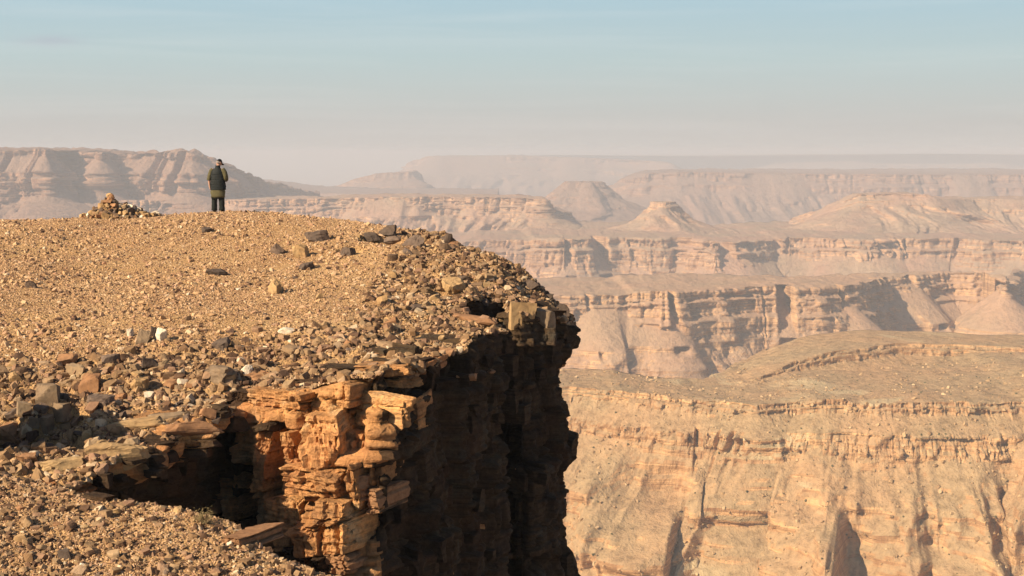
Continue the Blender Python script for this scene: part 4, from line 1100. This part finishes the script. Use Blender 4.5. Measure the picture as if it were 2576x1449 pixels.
def person():
    foot = crest(549)
    zg = float(H(foot[0], foot[1]))
    skin = cloth('skin', (.52, .30, .21), .12, .6, 12)
    V = [(0, 0, .90, .14), (0, 0, 1.10, .14), (0, .01, 1.30, .15), (0, .03, 1.44, .08), (.01, .05, 1.53, .058), (.025, .075, 1.60, .07),
         (-.19, .01, 1.42, .055), (-.285, -.015, 1.10, .046), (-.288, .03, .86, .032),
         (.19, .01, 1.42, .055), (.275, -.01, 1.09, .044), (.20, .21, 1.11, .030),
         (-.11, 0, .84, .095), (-.12, .01, .48, .062), (-.13, -.02, .09, .045), (-.14, .12, .04, .04),
         (.11, 0, .84, .095), (.125, .01, .48, .062), (.135, -.02, .09, .045), (.15, .12, .04, .04)]
    E_ = [(0, 1), (1, 2), (2, 3), (3, 4), (4, 5), (2, 6), (6, 7), (7, 8), (2, 9), (9, 10), (10, 11), (0, 12), (12, 13), (13, 14), (14, 15), (0, 16), (16, 17), (17, 18), (18, 19)]
    V = list(V); E_ = list(E_)
    hand_chain(V, E_, 8, 1, (.08, .18, -.98), (-.1, .98, .17), (.75, .1, .3))
    hand_chain(V, E_, 11, 1, (-.75, .55, .35), (.2, -.3, .93), (-.2, -.6, .2))
    sv, sf = skin_mesh('body', V, E_)
    # head: rounded skull with jaw, nose and ears, turned to the right and bowed
    hv, hf = cube_grid(10)
    d = hv / np.linalg.norm(hv, axis=1, keepdims=True)
    h = d * np.array([.078, .098, .118])
    h[:, 0] *= 1 - .25 * np.clip(-d[:, 2], 0, 1)                                      # jaw
    h[:, 1] += .028 * np.exp(-((d[:, 0] / .22) ** 2 + ((d[:, 2] + .12) / .22) ** 2)) * (d[:, 1] > 0)   # nose
    for ex in (-1, 1):
        h[:, 1] -= .010 * np.exp(-(((d[:, 0] - ex * .38) / .16) ** 2 + ((d[:, 2] - .08) / .12) ** 2)) * (d[:, 1] > 0)   # eye sockets
        h[:, 0] += ex * .022 * np.exp(-(((d[:, 1] + .02) / .22) ** 2 + ((d[:, 2] + .05) / .28) ** 2)) * (d[:, 0] * ex > .6)   # ears
    h[:, 1] -= .006 * np.exp(-((d[:, 0] / .3) ** 2 + ((d[:, 2] + .48) / .07) ** 2)) * (d[:, 1] > 0)    # mouth
    ca, sa = math.cos(-R(38)), math.sin(-R(38)); ct, st = math.cos(-R(28)), math.sin(-R(28))
    Rx = np.array([[1, 0, 0], [0, ct, -st], [0, st, ct]]); Rz = np.array([[ca, -sa, 0], [sa, ca, 0], [0, 0, 1]])
    HR = Rz @ Rx; HC = np.array([.032, .095, 1.645])
    hw = h @ HR.T + HC
    body = mesh_obj('person', np.r_[sv, hw], sf + (hf + len(sv)).tolist(), skin, smooth=True)
    tag(body, 'man in dark quilted vest, olive shirt and cap standing head bowed on the hilltop', 'person')
    vest_m = cloth('vest_fabric', (.016, .019, .019), .3, .6, 40)
    shirt_m = cloth('shirt_fabric', (.105, .092, .048), .3, .95, 24)
    trouser_m = cloth('trouser_fabric', (.020, .023, .021), .3, .95, 24)
    cap_m = cloth('cap_fabric', (.014, .014, .016), .2, .9, 30)
    hair_m = cloth('grey_hair', (.24, .21, .19), .4, .9, 60)
    shoe_m = cloth('shoe_leather', (.07, .045, .03), .3, .8, 30)
    # vest: quilted tube with baffles, high collar
    rings = []
    for z in np.linspace(.74, 1.455, 66):
        t = (z - .74) / .715
        rx = np.interp(t, [0, .12, .45, .8, .93, 1], [.262, .262, .238, .225, .19, .13]); ry = np.interp(t, [0, .3, .8, 1], [.165, .16, .145, .10])
        q = 1 + .035 * abs(math.sin(math.pi * (z - .74) / .082)) - .02
        rings.append((np.interp(t, [0, 1], [.012, 0]), np.interp(t, [0, 1], [0, .015]), z, rx * q, ry * q, 0))
    vest = loft('vest', rings, vest_m, body, 40, fold=.03, seed=3)
    loft('collar', [(.005, .03, z, rr, rr * .92, -.15) for z, rr in ((1.43, .105), (1.47, .088), (1.52, .080), (1.545, .083))], vest_m, vest, 24, cap=False)
    # shirt: tail below the vest, two sleeves
    shirt = loft('shirt', [(-.005 + .012 * (1 - q), 0, z, rx, ry, 0) for q, z, rx, ry in [(0, .49, .232, .15), (.1, .55, .236, .152), (.3, .66, .236, .15), (.6, .80, .226, .145), (.8, 1.1, .20, .13), (1, 1.36, .165, .10), (1, 1.42, .11, .07)]], shirt_m, body, 40, fold=.09, seed=5)
    limb('sleeve', [(-.165, .01, 1.435, .070), (-.225, 0, 1.33, .076), (-.272, -.01, 1.18, .072), (-.288, -.01, 1.06, .078)], shirt_m, shirt, seed=6, fold=.1)
    limb('sleeve', [(.165, .01, 1.435, .075), (.23, 0, 1.33, .088), (.275, -.005, 1.19, .088), (.268, .03, 1.085, .082), (.255, .10, 1.09, .075)], shirt_m, shirt, seed=7, fold=.1)
    # trousers: hips and two legs, creased, breaking over the shoes
    tr = loft('trousers', [(0, 0, .44, .215, .14, 0), (0, 0, .60, .222, .145, 0), (0, 0, .80, .21, .14, 0), (0, 0, .95, .195, .13, 0)], trouser_m, body, 32, fold=.04, seed=8)
    for sx, sd in ((-1, 9), (1, 10)):
        limb('trouser_leg', [(sx * .112, .0, .62, .104), (sx * .122, .01, .46, .098), (sx * .128, .0, .25, .092), (sx * .132, -.01, .05, .098)], trouser_m, tr, seed=sd, fold=.1)
        loft('shoe', [(sx * .14, .045, .0, .048, .135, 0), (sx * .14, .045, .03, .050, .138, 0), (sx * .14, .04, .06, .046, .12, 0), (sx * .138, .0, .10, .042, .07, 0)], shoe_m, body, 20)
    # hair below the cap, cap with visor
    def shell(name, mat, sel, k, parent):
        idx = np.where(sel)[0]; keep = set(idx.tolist()); mp_ = {j: i for i, j in enumerate(idx)}
        vv = (d[idx] * np.array([.078, .098, .118]) * k) @ HR.T + HC
        ff = [[mp_[j] for j in q] for q in hf.tolist() if all(j in keep for j in q)]
        o = mesh_obj(name, vv, ff, mat, parent, smooth=True)
        sm = o.modifiers.new('thick', 'SOLIDIFY'); sm.thickness = 0.006
        return o
    shell('hair', hair_m, (d[:, 2] < .35) & (d[:, 2] > -.55) & (d[:, 1] < .12), 1.035, body)
    cap = shell('cap', cap_m, d[:, 2] > .12, 1.09, body)
    a = np.linspace(R(20), R(160), 14); vis = []
    for rr, dz in ((.092, .022), (.135, .016), (.178, .0)):
        vis.append(np.stack([np.cos(a) * rr * .92, np.sin(a) * rr * 1.0 + .012, np.full(14, dz) - .02 * np.cos(a) ** 2], -1))
    vz = np.concatenate(vis) @ HR.T + HC
    vo = mesh_obj('visor', vz, grid_faces(3, 14), cap_m, cap, smooth=True)
    vo.modifiers.new('thick', 'SOLIDIFY').thickness = 0.005
    body.location = (foot[0], foot[1], zg - 0.005)
    body.rotation_euler = (0, 0, R(-6))
    kk = 133.0 * foot[1] / F / 1.765
    body.scale = (kk, kk, kk)
person()

# ------------------------------------------------------------------ sparse plants
def shrub(px, py, size, seed, label, col):
    loc, nr = see(px, py)
    if loc is None: return
    rs = np.random.RandomState(seed)
    root = bpy.data.objects.new('shrub', None); COL.objects.link(root); root.location = loc
    tag(root, label, 'shrub')
    V, Fc = [], []
    tips = []
    for i in range(26):
        a, el = rs.uniform(0, 6.28), rs.uniform(.35, 1.4); L = size * rs.uniform(.5, 1)
        dv = np.array([math.cos(a) * math.cos(el), math.sin(a) * math.cos(el), math.sin(el)]); sd = np.cross(dv, [0.1, .2, 1]); sd /= np.linalg.norm(sd)
        up = np.cross(dv, sd); p = np.zeros(3)
        for j in range(3):
            q = p + dv * L / 3 + rs.normal(0, .05 * size, 3); w = .006 * (3 - j) / 2
            k = len(V)
            V += [p - sd * w, p + sd * w, p + up * w * 1.6, q - sd * w * .6, q + sd * w * .6, q + up * w]
            Fc += [[k, k + 1, k + 4, k + 3], [k + 1, k + 2, k + 5, k + 4], [k + 2, k, k + 3, k + 5]]
            p = q
            if j: tips.append(q.copy())
    mesh_obj('twigs', np.array(V), Fc, cloth('dry_twig', (.20, .14, .085), .3), root)
    V, Fc = [], []
    for t_ in tips:
        for _ in range(14):
            c = t_ + rs.normal(0, .10 * size, 3); u = rs.normal(size=3); u /= np.linalg.norm(u); v = np.cross(u, rs.normal(size=3)); v /= np.linalg.norm(v)
            l = .05 * size; k = len(V)
            V += [c - u * l, c + v * l * .35, c + u * l, c - v * l * .35]; Fc += [[k, k + 1, k + 2, k + 3]]
    tag(mesh_obj('foliage', np.array(V), Fc, col, root), kind='stuff')
M_LEAF = cloth('dry_leaf', (.115, .105, .05), .5, .9, 20)
M_STRAW = cloth('straw', (.30, .23, .11), .5, .9, 20)
shrub(642, 1290, .30, 1, 'small olive shrub in the gully at the foot of the sunlit buttress', M_LEAF)
shrub(585, 1275, .22, 2, 'low dark shrub at the far edge of the near gravel beside the gully', M_LEAF)
shrub(515, 1318, .20, 3, 'straw coloured tuft on the near gravel by the red rock', M_STRAW)

SCRUB_MESH = []
for i in range(4):
    m_ = rock_mesh('scrub', 5200 + i, cloth('scrub_leaf', (.095, .09, .045), .5, .95, 3) if i == 0 else bpy.data.materials['scrub_leaf'], n=3, chips=4, rough=.35, skew=.3)
    SCRUB_MESH.append(m_)
SCREE_MESH = [rock_mesh('scree_block', 5300 + i, stone_mat('scree_block', [(0, (.30, .19, .10)), (.6, (.44, .29, .15)), (1, (.56, .40, .23))], 1.5, .5) if i == 0 else bpy.data.materials['scree_block'], n=2, rough=0) for i in range(4)]
def far_scatter(name, V, rows, n, rad, protos, seed):
    rs = np.random.RandomState(seed)
    sub = V[rows[0]:rows[1]]
    px, py = proj(sub)
    ok = np.argwhere((px > 1380) & (px < 2640) & (py < 1500))
    # even over the ground: weight by the quad area
    i = ok[rs.randint(0, len(ok), n * 4)]
    i = i[(i[:, 0] < sub.shape[0] - 1) & (i[:, 1] < sub.shape[1] - 1)]
    a = np.linalg.norm(np.cross(sub[i[:, 0] + 1, i[:, 1]] - sub[i[:, 0], i[:, 1]], sub[i[:, 0], i[:, 1] + 1] - sub[i[:, 0], i[:, 1]]), axis=1)
    a = a / np.quantile(a, .95); i = i[rs.rand(len(a)) < a][:n]
    p = sub[i[:, 0], i[:, 1]] + rs.uniform(-.5, .5, (len(i), 3)) * (1, 1, .1)
    keep = fbm(p[:, 0] / 25, p[:, 1] / 25, p[:, 2] / 25, seed=seed) > -.15
    p = p[keep]; r = rad[0] * (rad[1] / rad[0]) ** rs.rand(len(p)) ** 2
    return instances(name, p, r[:, None] * rs.uniform(.7, 1.3, (len(p), 3)), rs.uniform(0, 6.28, (len(p), 3)), protos, seed=seed)
far_scatter('scrub', L1, (3, 140), 1500, (.12, .45), SCRUB_MESH, 41)
far_scatter('scree', L1, (3, 155), 4200, (.2, .9), SCREE_MESH, 42)
